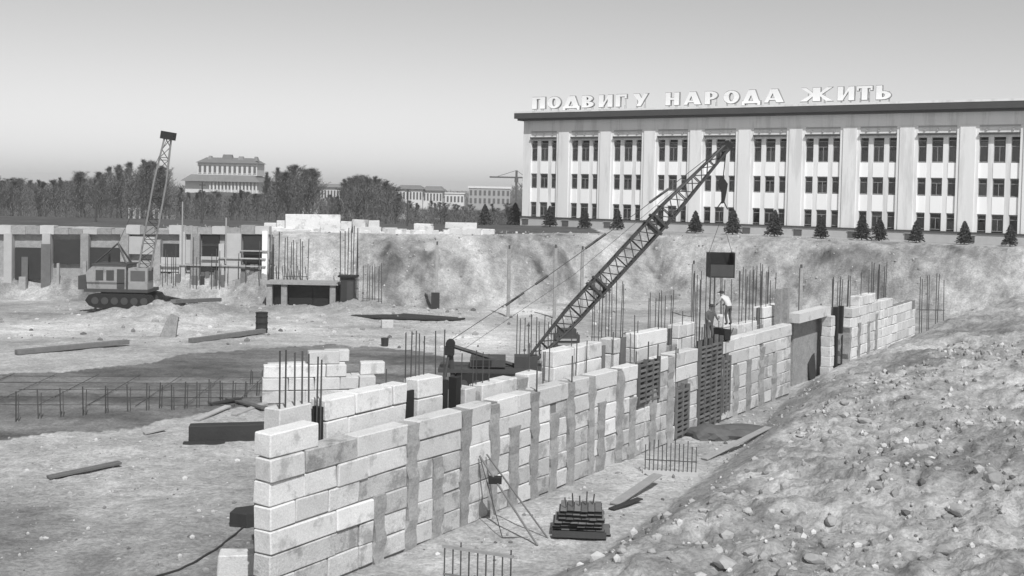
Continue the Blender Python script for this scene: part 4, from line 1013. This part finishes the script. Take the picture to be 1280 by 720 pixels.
# ------------------------------------------------------------------ workers
def worker(px, yfoot, off, zf, lab, joints, edges_, rad, shirt, rz):
    s = s_of_x(px, off); base = sp(s, -off+.0, FLOOR+zf)
    me = bpy.data.meshes.new('person'); me.from_pydata(joints, edges_, []); o = link('person', me, None, base, rz)
    md = o.modifiers.new('skin', 'SKIN'); 
    for i, r in enumerate(rad):
        sv = me.skin_vertices[0].data[i] if me.skin_vertices else None
        if sv: sv.radius = (r, r*.85); sv.use_root = (i == 0)
    md2 = o.modifiers.new('sub', 'SUBSURF'); md2.levels = 2; md2.render_levels = 2
    dg = bpy.context.evaluated_depsgraph_get(); m2 = bpy.data.meshes.new_from_object(o.evaluated_get(dg)); o.modifiers.clear()
    o.data = m2; m2.name = 'person'; m2.materials.clear()
    for m in (shirt, M_CLOTH, M_SKIN): m2.materials.append(m)
    hd = Vector(joints[4]); 
    hands = [Vector(joints[8]), Vector(joints[11])]; hip = joints[0][2]
    for p in m2.polygons:
        c = p.center
        p.material_index = 2 if ((c-hd).length < .17 and c.z > hd.z-.16) or any((c-h).length < .1 for h in hands) else (1 if c.z < hip+.02 else 0)
        p.use_smooth = True
    cap = MB().tube(hd+Vector((0, .01, .05)), hd+Vector((0, .01, .15)), .125, .09, 10).box(hd.x-.08, hd.x+.08, hd.y-.2, hd.y-.08, hd.z+.05, hd.z+.075)
    cap.build('cap', M_TAR, o); return tag(o, lab, 'person')
ED = [(0,1),(1,2),(2,3),(3,4),(4,5),(2,6),(6,7),(7,8),(2,9),(9,10),(10,11),(0,12),(12,13),(13,14),(14,15),(0,16),(16,17),(17,18),(18,19)]
RD = [.15,.15,.17,.065,.10,.085,.07,.055,.045,.07,.055,.045,.10,.075,.055,.05,.10,.075,.055,.05]
J1 = [(0,0,.92),(0,-.03,1.15),(0,-.06,1.40),(0,-.09,1.52),(0,-.12,1.64),(0,-.12,1.72),(-.21,-.06,1.40),(-.27,-.16,1.13),(-.2,-.38,1.02),(.21,-.06,1.40),(.27,-.2,1.14),(.24,-.42,1.05),
      (-.10,0,.86),(-.12,-.04,.48),(-.12,.02,.09),(-.13,-.13,.05),(.10,0,.86),(.13,-.06,.48),(.12,0,.09),(.13,-.15,.05)]
J2 = [(0,0,.90),(0,-.12,1.10),(0,-.30,1.27),(0,-.40,1.34),(0,-.50,1.40),(0,-.54,1.47),(-.2,-.30,1.26),(-.25,-.42,1.0),(-.2,-.60,.85),(.2,-.30,1.26),(.26,-.45,1.0),(.2,-.62,.88),
      (-.10,0,.84),(-.12,-.06,.47),(-.12,.04,.09),(-.13,-.11,.05),(.10,0,.84),(.13,-.08,.47),(.12,.02,.09),(.13,-.13,.05)]
bpy.context.view_layer.update()
wsh = worker(890, 430, .3, 3.58, 'worker in dark jacket and cap standing on the block wall by the black tub', J1, ED, RD, M_CLOTH, WANG-PI/2+1.0)
wsh2 = worker(914, 425, .3, 4.22, 'worker in pale shirt bending over the black tub on the block wall', J2, ED, RD, M_SHIRT, WANG+PI/2+1.2)
s = s_of_x(904, .3); P = sp(s, -.22, FLOOR+3.6)
tb_ = thing('mortar_tub', 'small black mortar tub tipped between the two workers', 'tub', P, WANG)
b = MB(); b.prism([(-.3,.12),(.3,0),(.42,.5),(-.42,.62)], -.28, .28); b.build('tub_body', M_BLACK, tb_)
for sy in (-.29, .29): MB().tube((.35, sy, .3), (.62, sy, .55), .02).build('handle', M_STEEL, tb_)

# ------------------------------------------------------------------ haze
hm = bpy.data.materials.new('haze_air'); hm.use_nodes = True; N = hm.node_tree.nodes
N.remove(N['Principled BSDF']); pv = N.new('ShaderNodeVolumePrincipled'); pv.inputs['Density'].default_value = .00038
pv.inputs['Color'].default_value = (1, 1, 1, 1); pv.inputs['Anisotropy'].default_value = 0.0
hm.node_tree.links.new(pv.outputs[0], N['Material Output'].inputs['Volume'])
o = MB().box(-5900, 5900, -60, 3700, -14, 21).build('haze', hm); o['kind'] = 'stuff'; tag(o, 'thin pale haze over the whole site', 'haze')
print('objects', len(bpy.data.objects), 'tris', sum(len(m.polygons)*2 for m in bpy.data.meshes))
